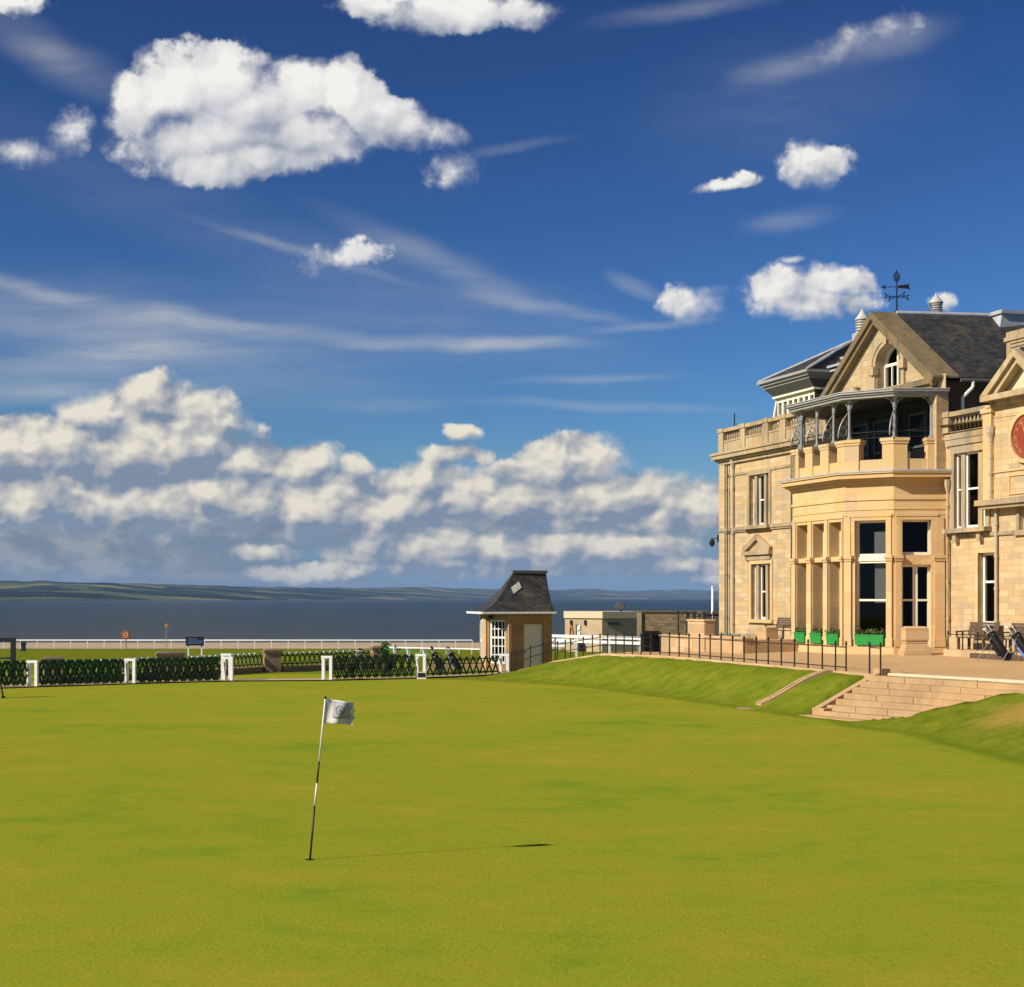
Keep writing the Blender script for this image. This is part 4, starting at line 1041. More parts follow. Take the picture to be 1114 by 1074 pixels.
# hipped roof: ridge point under the ventilator
rc = w2loc(*W(926, 371, 70.5)[:2]); rz = W(0, 371, 70.5).z
mb = MB(); zt = ze + .012; ap = Vector((rc.x, rc.y, rz)); a0, a1, a2, a3 = (X0 + .05, Y0 + .05, zt), (X1 - .05, Y0 + .05, zt), (X1 - .05, Y0 + PDEP + 2.5, zt), (X0 + .05, Y0 + PDEP + 4, zt)
mb.poly([a0, a1, ap]); mb.poly([a1, a2, ap]); mb.poly([a3, a0, ap]); mb.build('lookout_roof', M['slate'], club)
mb = MB(); mb.tube(a0, ap, .06, None, 6); mb.tube(a1, ap, .07, None, 6); mb.build('lead_hip', M['lead'], club)
# lower link roof with stepped eaves between lookout and gable
LE = Fc((0, 1.4), (30, 1.4)); v0, zl = LE.hit(889, 401.5); v1 = GX - HW + .75
mb = MB()
for d, z0, z1 in ((0, zl - .1, zl), (.12, zl - .26, zl - .16), (.3, zl - .44, zl - .36), (.0, zl + .34, zl + .44), (.1, zl + .24, zl + .34)):
    o_ = .7 if z0 > zl else 0
    mb.box(v0 + d + o_ * .8, v1, 1.4 + d + o_, 6, z0, z1)
mb.build('link_eave', M['lead'], club)
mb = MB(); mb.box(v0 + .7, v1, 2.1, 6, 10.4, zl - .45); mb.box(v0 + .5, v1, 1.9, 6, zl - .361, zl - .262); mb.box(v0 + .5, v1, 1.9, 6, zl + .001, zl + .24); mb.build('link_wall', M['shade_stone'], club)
mb = MB(); mb.poly([(v0 + .7, 2.2, zl + .45), (v1 - .1, 2.2, zl + .45), (v1 - .1, 3.6, zl + 1.0), (v0 + 1.5, 3.6, zl + 1.0)]); mb.poly([(v0 + .7, 2.2, zl + .45), (v0 + 1.5, 3.6, zl + 1.0), (v0 + .7, 8, zl + .45)]); mb.build('link_roof', M['slate'], club)
mb = MB(); mb.box(v0 + .75, v0 + .95, 1.95, 2.09, 10.5, zl - .46); mb.build('link_post', M['lead'], club)
mb = MB(); mb.box(v0 + 1.25, v0 + 1.95, 2.04, 2.095, zl - 2.0, zl - .75); mb.build('link_window', M['iron'], club)

# ---- rainwater pipes, wall lamp, flag staff on the roof
def pipe(fc, px, y0, y1, r=.055, w=-.1, mat='pipe', hop=True):
    u, z1 = fc.hit(px, y0, w); z0 = fc.hit(px, y1, w)[1]; p = fc.pt(u, w, z0); q = fc.pt(u, w, z1)
    mb = MB(); mb.tube(p, q, r, None, 8)
    if hop: mb.lathe(q, [(r, -.35), (r * 2.4, -.1), (r * 2.6, .1), (r * 2.6, .14)], 8)
    n = 4
    for i in range(n):
        c = Vector(p).lerp(Vector(q), (i + .4) / n); mb.lathe(c, [(r * 1.35, -.05), (r * 1.35, .05)], 8)
    return mb.build('downpipe', M[mat], club)
pipe(A, 797, 502, 698); pipe(A, 791.3, 506, 690, .04, -.13, 'grey_dark', False); pipe(A, 861, 486, 700, .04, -.06, 'grey_dark', False)
pipe(A, 1083.5, 549, 690, hop=False); pipe(WG, 1077.5, 468, 541, .06, -.1); pipe(A, 1031, 526, 690, .05, -.12, 'trim')
u, z = A.hit(785, 586)
mb = MB(); mb.bar((-.12, -.05, z + .02), (-.62, -.22, z), .04, .04); mb.lathe((-.62, -.22, z - .36), [(.02, -.02), (.11, .02), (.15, .2), (.13, .26), (.05, .36), (.02, .42)], 8); mb.box(-.18, -.1, -.16, .08, z - .16, z + .18); mb.build('wall_lamp', M['iron'], club)
pz = W(799, 465, 78); l = w2loc(pz.x, pz.y); mb = MB(); mb.tube((l.x, l.y, 10.5), (l.x, l.y, W(0, 449.5, 78).z), .045, .03, 8); mb.build('roof_pole', M['iron'], club)

# ---- raised stone platform along the wall right of the bay, block beside the bay door
mb = MB(); mb.box(20.9, 34, -1.25, -.0, .9, 1.61); mb.build('platform', M['garden_wall'], club, bevel=.02)
mb = MB(); u_ = 22.9; mb.box(u_, 34, -1.52, -1.253, .9, 1.54); mb.build('platform_step', M['wood'], club, bevel=.02)

# ------------------------------------------------------------------ things around the clubhouse
def zg(x, y): return ground(x, y)[0]
def block_at(px, py, z): return G(px, py, z)
# stone block by the bay door
c = G(998, 715, 1.30); o = thing('stone_block', 'squat pale stone pedestal block standing in front of the glazed bay door', 'pedestal', (c.x, c.y, 1.27), PHI + math.radians(72))
mb = MB(); mb.box(-.52, .52, -.05, .75, 0, .22); mb.hexa([(-.5, -.02, .221), (.5, -.02, .221), (.5, .72, .221), (-.5, .72, .221), (-.40, .06, .52), (.40, .06, .52), (.40, .66, .52), (-.40, .66, .52)])
mb.box(-.40, .40, .06, .66, .521, .62); mb.build('base', M['garden_wall'], o, bevel=.02)
mb = MB(); mb.box(-.43, .43, .03, .69, .621, 1.08); mb.hexa([(-.43, .03, 1.081), (.43, .03, 1.081), (.43, .69, 1.081), (-.43, .69, 1.081), (-.34, .1, 1.15), (.34, .1, 1.15), (.34, .62, 1.15), (-.34, .62, 1.15)])
mb.build('cap_block', M['garden_wall'], o, bevel=.02)

def railing(name, label, pts, h, rails, r=.028, rr=.018, mat='iron', base=None, knob=True, group=None):
    """pts: list of (x, y, z) feet of the posts; rails: heights as fraction of h"""
    o = thing(name, label, 'railing', pts[0], 0, group); b = Vector(pts[0]); proto = None
    for p in pts:
        if proto is None:
            mb = MB(); mb.tube((0, 0, -.12), (0, 0, h * .96), r, r * .9, 8)
            if knob: mb.lathe((0, 0, h * .93), [(r * 1.5, 0), (r * 1.6, .03), (r * .9, .05), (r * 1.4, .075), (.008, .12)], 8)
            proto = mb.build('post', M[mat], o); q = proto
        else: q = proto.copy(); COL.objects.link(q); q.parent = o
        q.location = Vector(p) - b
    for f in rails:
        mb = MB()
        for a, c in zip(pts, pts[1:]): mb.tube(Vector(a) - b + Vector((0, 0, h * f)), Vector(c) - b + Vector((0, 0, h * f)), rr, None, 6)
        mb.build('rail', M[mat], o)
    return o
def edge_pt(px):                                   # foot of a post on the terrace edge
    lo, hi = 42.0, 70.0
    for _ in range(40):
        m = (lo + hi) / 2
        if CX + F * (crest_x(m) + .06) / m > px: lo = m
        else: hi = m
    x = crest_x(lo) + .06; return (x, lo, level(x + .05, lo)[0] + .06)
railing('iron_railing', 'long black iron railing edging the tarmac path above the grass bank', [edge_pt(p) for p in (718, 728.3, 738.8, 749.6, 761, 772.6, 784.5, 797, 809.5, 822.8, 835.8, 850, 864.4, 879.2, 894.6, 909, 920.5)], .90, (.84, .14))
railing('iron_railing', 'short black iron railing with two posts at the top of the stone steps', [edge_pt(p) for p in (946, 958)], .92, (.86,))
pl = [edge_pt(p) for p in (606.5, 615, 620.8, 634.5, 644.5, 652.8, 661, 670, 679, 688, 697.5, 707.7)]
railing('iron_railing', 'black iron railing on the bank crest between the slate roofed hut and litter bins', pl, .80, (.88, .45))
pl = [G(560.5, 733.5, .12), G(577.5, 724, .42), G(590.8, 725.8, .45), G(606.5, 716.2, .82)]
pl = [tuple(p) for p in (G(556, 735, .03), G(560.5, 733.3, .08), G(577, 726.5, .26), G(590.8, 722.5, .42), G(604, 718.4, .62))]
railing('iron_railing', 'sloping black handrail with two bars beside the door of the slate roofed hut', pl, .98, (.92, .5))
# railings on the platform by the benches
pl = [tuple(loc2w(x, -1.15)) + (1.6,) for x in (21.05, 21.95, 22.85, 24.3, 25.8)]
railing('iron_railing', 'black iron railing in front of the benches on the stone platform', pl, .62, (.9,))
pa, pb_ = G(966, 713, 1.25), G(984, 714, 1.25)
railing('iron_railing', 'single black bar between the bay window and the stone pedestal', [(pa.x, pa.y + .9, 1.25), (pb_.x, pb_.y + .5, 1.25)], .95, (.95,))

# flower boxes on the bay sills
def flower_box(fc, u0, u1, label, z):
    w = u1 - u0; c = fc.pt((u0 + u1) / 2, .0, z)
    wc = loc2w(c[0], c[1]); o = thing('flower_box', label, 'flower box', (wc.x, wc.y, z), PHI + math.atan2(fc.u.y, fc.u.x), 'green boxes under the bay windows')
    mb = MB(); h = .36; d = .17
    mb.hexa([(-w / 2 + .02, -d + .03, 0), (w / 2 - .02, -d + .03, 0), (w / 2 - .02, d - .03, 0), (-w / 2 + .02, d - .03, 0), (-w / 2, -d, h), (w / 2, -d, h), (w / 2, d, h), (-w / 2, d, h)])
    mb.box(-w / 2 - .015, w / 2 + .015, -d - .015, d + .015, h + .001, h + .04); mb.build('box', M['green_box'], o)
    r = random.Random(int(u0 * 1000))
    for nm, mt, k, sz in (('plants', 'leaf', int(260 * w), .055), ('flowers', 'petal', int(50 * w), .03)):
        mb = MB()
        for _ in range(k):
            c = Vector((r.uniform(-w / 2, w / 2), r.gauss(0, .08), h + .04 + abs(r.gauss(.07, .06)) + (.05 if nm == 'flowers' else 0)))
            a = Vector((r.gauss(0, 1), r.gauss(0, 1), r.gauss(0, 1))).normalized(); b = a.orthogonal().normalized()
            s_ = sz * r.uniform(.7, 1.4); mb.poly([c - a * s_, c + b * s_ * .5, c + a * s_, c - b * s_ * .5])
        mb.build(nm, M[mt], o, recalc=False)
flower_box(FB, fw[0][0] + .03, fw[0][1] - .03, 'green flower box under the bay window, leftmost of the three narrow ones', ZS + .005)
flower_box(FB, fw[1][0] + .03, fw[1][1] - .03, 'green flower box under the bay window, middle of the three narrow ones', ZS + .005)
flower_box(FB, fw[2][0] + .03, fw[2][1] - .03, 'green flower box under the bay window, nearest of the narrow ones to the wide box', ZS + .005)
flower_box(FM, hm[0] + .05, hm[1] - .05, 'wide green flower box under the large dark bay window', ZS + .005)

# benches
def bench(label, x, y, z, rz, w=1.7):
    o = thing('wooden_bench', label, 'bench', (x, y, z), rz, 'wooden benches along the clubhouse wall')
    mb = MB()
    for i in range(4): mb.box(-w / 2, w / 2, -.26 + i * .125, -.26 + i * .125 + .105, .42, .45)
    mb.build('seat', M['wood'], o)
    mb = MB()
    for i in range(5): z0 = .52 + i * .095; y0 = .25 + i * .022; mb.hexa([(-w / 2, y0, z0), (w / 2, y0, z0), (w / 2, y0 + .03, z0), (-w / 2, y0 + .03, z0), (-w / 2, y0 + .018, z0 + .085), (w / 2, y0 + .018, z0 + .085), (w / 2, y0 + .048, z0 + .085), (-w / 2, y0 + .048, z0 + .085)])
    mb.build('backrest', M['wood'], o)
    for sx in (-1, 1):
        for yy_, tp in ((-.22, .419), (.22, .419)):
            mb = MB(); mb.bar((sx * (w / 2 - .12), yy_, 0), (sx * (w / 2 - .12), yy_, tp), .08, .08); mb.build('leg', M['wood'], o)
        mb = MB(); mb.bar((sx * (w / 2 - .03), -.28, .64), (sx * (w / 2 - .03), .30, .66), .06, .045); mb.bar((sx * (w / 2 - .03), -.24, .451), (sx * (w / 2 - .03), -.24, .62), .05, .05); mb.bar((sx * (w / 2 - .1), .285, .43), (sx * (w / 2 - .1), .395, .98), .05, .035); mb.build('armrest', M['wood'], o)
    return o
for lab, lx, ly, lz, w in (('dark wooden bench against the wall under the pedimented window', Fc((0, -1.3), (34, -1.3)).hit(848, 690)[0], -1.3, 1.62, 1.7), ('dark wooden bench behind the black golf bag, nearest the bay', Fc((0, -.55), (34, -.55)).hit(1062, 700)[0], -.55, 1.61, 1.75), ('dark wooden bench behind the blue golf bag at the edge of the photo', Fc((0, -.55), (34, -.55)).hit(1108, 700)[0], -.55, 1.61, 1.75)):
    p = loc2w(lx, ly); bench(lab, p.x, p.y, lz, PHI, w)
# low garden walls in front of the far part of the building
GWL = lambda px, d=0: (lambda Y: Vector(((px - CX) * Y / F, Y)))(69.3 * 726 / px)
gw = thing('garden_wall', 'low pale sandstone wall with a square pillar in front of the far end of the clubhouse', 'wall', (GWL(764).x, GWL(764).y, 1.0), PHI)
def gl(px): v = GWL(px) - GWL(764); return v.dot(AD)
mb = MB(); mb.box(gl(719), gl(749), 0, .4, -.1, .74); mb.box(gl(767.5), gl(808), 0, .4, -.1, .80); mb.box(gl(719) + .0, gl(719) + .4, .401, 3.0, -.1, .74); mb.box(gl(808) - .4, gl(808), .401, 4.2, -.1, .80)
mb.build('wall', M['garden_wall'], gw, bevel=.02)
mb = MB(); mb.box(gl(718) - .04, gl(749) - .001, -.05, .45, .741, .84); mb.box(gl(767.5) + .001, gl(808) + .05, -.05, .45, .801, .89); mb.build('coping', M['garden_wall'], gw, bevel=.02)
mb = MB(); mb.box(gl(749) + .003, gl(767.3), -.06, .46, -.1, 1.46); mb.box(gl(749) - .03, gl(767.3) + .03, -.1, .5, 1.461, 1.56); mb.build('pillar', M['garden_wall'], gw, bevel=.04)
gw2 = thing('step_wall', 'low pale stone ledge with a raised end block below the bench by the far window', 'ledge', (*loc2w(Fc((0, -2.0), (34, -2.0)).hit(840, 690)[0], -2.0), 1.0), PHI)
mb = MB(); mb.box(-2.8, 2.6, -.25, .25, 0, .60); mb.box(-2.8, 2.6, .251, 1.9, 0, .585); mb.build('ledge', M['garden_wall'], gw2, bevel=.02)
mb = MB(); mb.box(-1.3, -.4, -.1, .5, .601, 1.2); mb.build('end_block', M['garden_wall'], gw2, bevel=.03)
pl = [tuple(loc2w(x, -1.6)) + (1.75,) for x in (-1.6, -.6, .4, 1.4, 2.4)]
railing('iron_railing', 'black iron railing at the far corner of the clubhouse behind the low garden wall', pl, 1.05, (.9, .5), r=.035)
pl = [tuple(Vector(GWL(p)) + AI * 1.2) + (1.75,) for p in (722, 728, 734, 740, 746)]
railing('iron_railing', 'dark spiked railing behind the low garden wall left of its pillar', pl, 1.0, (.9, .7, .5, .3), r=.045)
# litter bins
for i, (px, lab) in enumerate(((704.5, 'black litter bin at the end of the low garden wall, left one of the pair'), (713.5, 'black litter bin beside the end of the low garden wall, right one of the pair'))):
    Y = 70.5; x = (px - CX) * Y / F; z = 1.0
    o = thing('litter_bin', lab, 'bin', (x, Y, z), .2, 'black bins at the path end')
    mb = MB(); mb.hexa([(-.2, -.2, -.4), (.2, -.2, -.4), (.2, .2, -.4), (-.2, .2, -.4), (-.24, -.24, .75), (.24, -.24, .75), (.24, .24, .75), (-.24, .24, .75)]); mb.build('body', M['bag_black'], o, bevel=.02)
    mb = MB(); mb.box(-.28, .28, -.28, .28, .751, .83); mb.hexa([(-.25, -.25, .831), (.25, -.25, .831), (.25, .25, .831), (-.25, .25, .831), (-.15, -.1, .98), (.15, -.1, .98), (.15, .15, .98), (-.15, .15, .98)]); mb.build('lid', M['bag_black'], o)

# golf bags on stands
def golf_bag(label, x, y, z, rz, mat, lean=.72, group='golf bags', tone='bag_black'):
    o = thing('golf_bag', label, 'golf bag', (x, y, z), rz, group)
    ax = Vector((math.sin(lean), 0, math.cos(lean))) * -1; ax.z = math.cos(lean); ax.x = -math.sin(lean)
    b = Vector((.52, 0, .13)); L_ = .86; top = b + ax * L_; side = Vector((0, 1, 0)); nr = ax.cross(side).normalized()
    def ringv(c, rx, ry, n=14): return [c + nr * (rx * math.cos(2 * PI * i / n)) + side * (ry * math.sin(2 * PI * i / n)) for i in range(n)]
    mb = MB(); n = 14; secs = [(0, .10, .12), (.03, .125, .145), (.3, .125, .14), (.42, .14, .15), (.62, .125, .135), (.8, .13, .145), (.86, .135, .15)]
    for t, rx, ry in secs: mb.v += [tuple(v) for v in ringv(b + ax * t, rx, ry)]
    for j in range(len(secs) - 1):
        for i in range(n): mb.f.append((j * n + i, j * n + (i + 1) % n, (j + 1) * n + (i + 1) % n, (j + 1) * n + i))
    mb.f.append(tuple(range(n))); mb.build('body', M[tone], o, smooth=True)
    mb = MB(); p0, p1 = b + ax * .12 + nr * .135, b + ax * .48 + nr * .15
    mb.bar(p0, p1, .2, .09, nr); mb.bar(b + ax * .55 + nr * .13, b + ax * .76 + nr * .14, .17, .06, nr); mb.build('pocket', M[mat], o, bevel=.025)
    mb = MB(); mb.path([tuple(v) for v in ringv(b + ax * .865, .14, .155)] + [tuple(ringv(b + ax * .865, .14, .155)[0])], .016, 5); mb.build('collar', M['silver'], o)
    mb = MB()
    st_ = [b + ax * .8 - nr * .13, b + ax * .62 - nr * .25, b + ax * .4 - nr * .27, b + ax * .22 - nr * .13]
    for a, c in zip(st_, st_[1:]): mb.bar(a, c, .06, .025, nr)
    mb.build('strap', M[tone], o)
    for s_ in (-1, 1):
        mb = MB(); mb.tube(top - ax * .1 + side * s_ * .1 - nr * .1, (top.x - .28, s_ * .32, .01), .011, None, 6); mb.lathe((top.x - .28, s_ * .32, 0), [(.022, 0), (.018, .04)], 6); mb.build('leg', M['silver'], o)
    rr = random.Random(int(x * 100)); 
    for i in range(9):
        mb = MB(); f = side * rr.uniform(-.1, .1) + nr * rr.uniform(-.08, .08); q = top - ax * .1 + f; e = top + ax * rr.uniform(.16, .30) + f * 1.25; mb.tube(q, e, .008, None, 5)
        if i < 3: mb.ball(tuple(e + side * .02), .058, 8, 5, 1.1, 1.0, .75)
        else: mb.bar(e, e + side * .07 * rr.choice((-1, 1)) + nr * .03, .05, .018, nr)
        mb.build('club', M[('white', 'iron', 'iron', 'silver')[i % 4]], o)
    return o
gbp = lambda px, d: (lambda q: Vector((*q, zg(*q) + .055)))(loc2w(Fc((0, -d), (34, -d)).hit(px, 700)[0], -d))
c = gbp(1077, 2.0); golf_bag('black golf bag on a folding stand leaning by the path, left one of the pair', c.x, c.y, c.z, -.72, 'bag_black', .62).scale = (1.12, 1.12, 1.12)
c = gbp(1104, 2.0); golf_bag('blue and black golf bag on a folding stand, right one cut by the photo edge', c.x, c.y, c.z, -.72, 'bag_blue', .62).scale = (1.12, 1.12, 1.12)

# ------------------------------------------------------------------ flagstick on the green
b = G(336.5, 935.5, ground(*G(336.5, 935.5)[:2])[0]); zb0 = ground(b.x, b.y)[0]
fs = thing('flagstick', 'golf flagstick with striped pole and ragged grey-white flag leaning over the green', 'flagstick', (b.x, b.y, zb0))
k = b.y / F; top = Vector(((354 - 336.5) * k, 0, (935.5 - 760) * k))
cuts = [(0, .335, 'sign_black'), (.335, .475, 'white'), (.475, .61, 'sign_black'), (.61, 1.0, 'white')]
for a, c, m_ in cuts:
    mb = MB(); mb.tube(top * a if a else Vector((0, 0, -.1)), top * c, .0135 - .003 * a, .0135 - .003 * c, 10); mb.build('pole_section', M[m_], fs, smooth=True)
mb = MB(); mb.ball(tuple(top + Vector((0, 0, .012))), .02, 8, 5); mb.build('finial', M['sign_black'], fs)
# flag: a wavy cloth with a torn end
fu, fv = 26, 16; fl = 32 * k; fh = 26.5 * k; ax = top.normalized(); mbf = MB()
def fpt(u, v, o=0):
    e = fl * (1 - .10 * abs(v - .5) - .05 * math.sin(v * 17) * (u > .85)); x = u * e; droop = -.10 * u * u * fl
    y = .055 * math.sin(u * 7.5 + v * 1.6) * u ** .6 + .02 * math.sin(v * 6 + u * 4) * u
    p = top - ax * (.012 + v * fh) + Vector((x + .012, y + o, droop + (.09 * fl * (.5 - v) * -u * .7))); return p
for j in range(fv + 1):
    for i in range(fu + 1): mbf.v.append(tuple(fpt(i / fu, j / fv)))
for j in range(fv):
    for i in range(fu):
        if i >= fu - 2 and j in (3, 4, 9): continue
        a = j * (fu + 1) + i; mbf.f.append((a, a + 1, a + fu + 2, a + fu + 1))
fo = mbf.build('flag', M['flag'], fs, smooth=True, recalc=False)
sol = fo.modifiers.new('Solid', 'SOLIDIFY'); sol.thickness = .003
def decal(name, mat, fn, nu, nv):
    mb = MB()
    for j in range(nv + 1):
        for i in range(nu + 1):
            u, v = fn(i / nu, j / nv); mb.v.append(tuple(fpt(u, v, -.006 if name == 'shade_panel' else -.012)))
    for j in range(nv):
        for i in range(nu): a = j * (nu + 1) + i; mb.f.append((a, a + 1, a + nu + 2, a + nu + 1))
    return mb.build(name, mat, fo, smooth=True, recalc=False)
asp_ = fl / fh
decal('shade_panel', M['flag_shade'], lambda a, r: (.26 + .60 * a, .05 + .70 * r - .02 * math.sin(a * 5)), 14, 10)  # shaded middle of the cloth, painted on as a grey sheet
decal('emblem_ring', M['flag_grey'], lambda a, r: (.52 + (.15 + .05 * r) * math.cos(a * 2 * PI) / asp_, .40 + (.15 + .05 * r) * math.sin(a * 2 * PI)), 24, 1)
decal('emblem', M['flag_grey'], lambda a, r: (.52 + (r * (.075 + .025 * math.cos(a * 6 * PI))) * math.cos(a * 2 * PI) / asp_, .40 + (r * (.085 + .02 * math.cos(a * 10 * PI))) * math.sin(a * 2 * PI)), 24, 2)
decal('emblem_bar', M['flag_grey'], lambda a, r: (.32 + .40 * a, .70 + .05 * r), 10, 1)
mb = MB(); mb.lathe((0, 0, .004), [(.054, 0), (.054, .004)], 16); mb.build('cup', M['straw'], fs)

# ------------------------------------------------------------------ lattice fences and white posts
def lattice(label, a, b, h0, h1, layers, sp, w, name='lattice_fence', ztilt=None, group=None, top='lattice', seedk=0):
    a = Vector(a); b = Vector(b); L_ = (b - a).to_2d().length; rz = math.atan2(b.y - a.y, b.x - a.x); dz = b.z - a.z
    o = thing(name, label, 'fence', a, rz, group); H = h1 - h0; r = random.Random(seedk)
    P = lambda u, y, z: Vector((u, y, z + dz * u / L_))
    mb = MB()
    for li, y in enumerate(layers):
        for sgn in (1, -1):
            x = -H; off_ = sp * (0, .5, .25)[li % 3]
            while x < L_ + H:
                x0, x1 = (x + off_, x + off_ + sp) if sgn > 0 else (x + off_ + sp, x + off_)
                za, zb = h0 - .03, h1 + .04
                t0, t1 = 0, 1
                def clipx(t): return lerp(x0, x1, t)
                lo, hi = min(x0, x1), max(x0, x1)
                if hi > 0 and lo < L_:
                    ta = 0; tb = 1
                    if x0 < 0: ta = (0 - x0) / (x1 - x0)
                    if x0 > L_: ta = (L_ - x0) / (x1 - x0)
                    if x1 < 0: tb = (0 - x0) / (x1 - x0)
                    if x1 > L_: tb = (L_ - x0) / (x1 - x0)
                    if tb - ta > .1:
                        yy_ = y + sgn * .012 + r.uniform(-.002, .002)
                        mb.bar(P(clipx(ta), yy_, lerp(za, zb, ta)), P(clipx(tb), yy_, lerp(za, zb, tb)), w, .02, (0, 1, 0))
                x += sp
    mb.build('lattice', M['lattice'], o)
    for z in (h0 + .06, h1 - .07):
        mb = MB()
        for y in layers: mb.bar(P(0, y + .05, z), P(L_, y + .05, z), .05, .05)
        mb.build('rail', M['lattice'], o)
    return o
def hoop(label, p, w=.36, h=.98, rz=.5, group='white wooden post pairs along the fence'):
    o = thing('white_post_pair', label, 'post', p, rz, group)
    for sx in (-1, 1):
        mb = MB(); mb.box(sx * w / 2 - .062, sx * w / 2 + .062, -.06, .06, -.1, h); mb.build('post', M['rail_white'], o)
    mb = MB(); mb.box(-w / 2 - .07, w / 2 + .07, -.07, .07, h + .001, h + .1); mb.build('top_bar', M['rail_white'], o)
    return o
HP = [(35.5, 748, 'far left'), (142, 745.2, ''), (248, 742.3, ''), (356, 741, ''), (458, 738, ''), (548.5, 734.6, '')]
labs = ['white wooden post pair in the dense green fence nearest the left edge', 'white wooden post pair between the two long dense green fence panels', 'white wooden post pair at the open end of the dense green fence', 'white wooden post pair standing left of the open green trellis', 'white wooden post pair with a small sign at its foot', 'white wooden post pair at the corner of the slate roofed hut']
for (px, py, _), lab in zip(HP, labs): hoop(lab, G(px, py, 0.0), .33, .95 if px < 500 else .86, -.22)
hoop('white wooden post pair half hidden at the end of the second dense fence panel', G(243.5, 741, 0) + Vector((-.05, .9, 0)), .33, 1.02, -.2)
def fp(px): return fence_pt(px)
dense = (0, .22, .42); 
for x0, x1, lay, sp, w, lab in ((-70, 29.5, dense, .34, .09, 'dense dark green lattice fence panel running out of the left edge'), (42, 135, dense, .34, .088, 'dense dark green lattice fence panel between the first and second white post pairs'), (150, 240, (0, .22, .42), .34, .07, 'dense dark green lattice fence panel left of the gap in the fence'),
                           (362.5, 451, (0, .15), .35, .07, 'open dark green trellis with dark golf bags behind it'), (464, 543, (0,), .36, .075, 'open dark green trellis beside the slate roofed hut')):
    lattice(lab, fp(x0), fp(x1), .12, 1.0 if x0 < 460 else .84, lay, sp, w, seedk=int(x0), group='green lattice fences along the near path')
# second row: brick pillars, low wall and lattice
PP = [(57.5, 62.6, 1.1, 'brown stone pillar showing above the dense green fence nearest the left edge', .72), (185, 67.8, 1.13, 'broad brown stone pillar behind the dense green fence', 1.15), (296, 73.2, 1.08, 'brown brick pillar with a pale cap in the gap of the fence', .75), (412.5, 77.6, 1.1, 'brown brick pillar behind the trellis with golf bags', .75)]
for px, Y, h, lab, wd in PP:
    x = (px - CX) * Y / F; z = base_z(Y); o = thing('brick_pillar', lab, 'pillar', (x, Y, z), .32, 'brown pillars of the second fence')
    mb = MB(); mb.box(-wd / 2, wd / 2, -.3, .3, -.15, h - .16); mb.build('shaft', M['pillar'], o)
    mb = MB(); mb.box(-wd / 2 - .05, wd / 2 + .05, -.35, .35, h - .159, h - .05); mb.hexa([(-wd / 2 - .03, -.33, h - .049), (wd / 2 + .03, -.33, h - .049), (wd / 2 + .03, .33, h - .049), (-wd / 2 - .03, .33, h - .049), (-wd / 2 + .08, -.2, h + .02), (wd / 2 - .08, -.2, h + .02), (wd / 2 - .08, .2, h + .02), (-wd / 2 + .08, .2, h + .02)]); mb.build('cap', M['coping'], o)
def pp(i, s): px, Y, h, l, wd = PP[i]; return Vector(((px - CX) * Y / F + s * (wd / 2 + .03), Y + s * .12, base_z(Y)))
for i, lab in ((0, 'dark green lattice on a low brick wall behind the nearest dense fence'), (1, 'dark green lattice on a low brick wall leading to the brick pillar in the gap'), (2, 'dark green lattice on a low brick wall in the gap between the two pillars')):
    a, b_ = pp(i, 1), pp(i + 1, -1)
    o = lattice(lab, a, b_, .32, .84, (0,), .30, .055, seedk=50 + i, group='green lattice fences on the low brick wall')
    L_ = (b_ - a).to_2d().length
    mb = MB(); mb.box(0, L_, -.14, .14, -.2, .22); mb.build('low_wall', M['pillar'], o); mb = MB(); mb.box(0, L_, -.18, .18, .221, .28); mb.build('wall_coping', M['garden_wall'], o)
    mb = MB(); n = int(L_ / .42)
    for q in range(n): mb.box(q * .42 + .06, q * .42 + .30, -.03, .03, .86, .92)
    mb.build('white_cap', M['rail_white'], o)

a = Vector(((468 - CX) * 73.5 / F, 73.5, base_z(73.5))); lw_ = (532 - 468) * 74.5 / F
o = thing('low_wall', 'low tan stone wall behind the open trellis left of the slate roofed hut', 'wall', a, .1); mb = MB(); mb.box(0, lw_, 0, .25, -.2, .42); mb.build('wall', M['garden_wall'], o); mb = MB(); mb.box(-.03, lw_ + .03, -.03, .28, .421, .48); mb.build('coping', M['garden_wall'], o)
# small sign at the foot of the post pair, posts and rope, golf trolleys behind the trellis
c = G(459, 738.6, 0); o = thing('tee_sign', 'small white framed sign with dark panel standing on the ground by a post pair', 'sign', (c.x, c.y - .25, 0), 0)
mb = MB(); mb.box(-.2, .2, -.06, .06, 0, .30); mb.build('frame', M['cream'], o); mb = MB(); mb.box(-.16, .16, -.075, -.061, .09, .27); mb.build('panel', M['sign_black'], o)
for i, (px, yt, yb, Y, lab) in enumerate(((429.5, 701, 722, 76.0, 'white square post behind the trellis, tallest of the three with the green rope'), (444.5, 705.5, 726, 73.5, 'white square post behind the trellis, middle of the three with the green rope'), (462, 707, 727, 71.0, 'white square post behind the trellis, nearest the small sign'))):
    z = base_z(Y); zt = W(px, yt, Y).z; x = (px - CX) * Y / F
    o = thing('rope_post', lab, 'post', (x, Y, z), .3, 'white rope posts'); mb = MB(); mb.box(-.07, .07, -.07, .07, -.1, zt - z - .04); mb.build('shaft', M['rail_white'], o); mb = MB(); mb.box(-.1, .1, -.1, .1, zt - z - .039, zt - z); mb.build('cap', M['rail_white'], o)
mb = MB(); ra = W(418, 705.5, 77); rb = W(429, 706, 76); rc_ = W(444, 707.5, 73.5); rd = W(462, 711, 71); re = W(470, 711.5, 70)
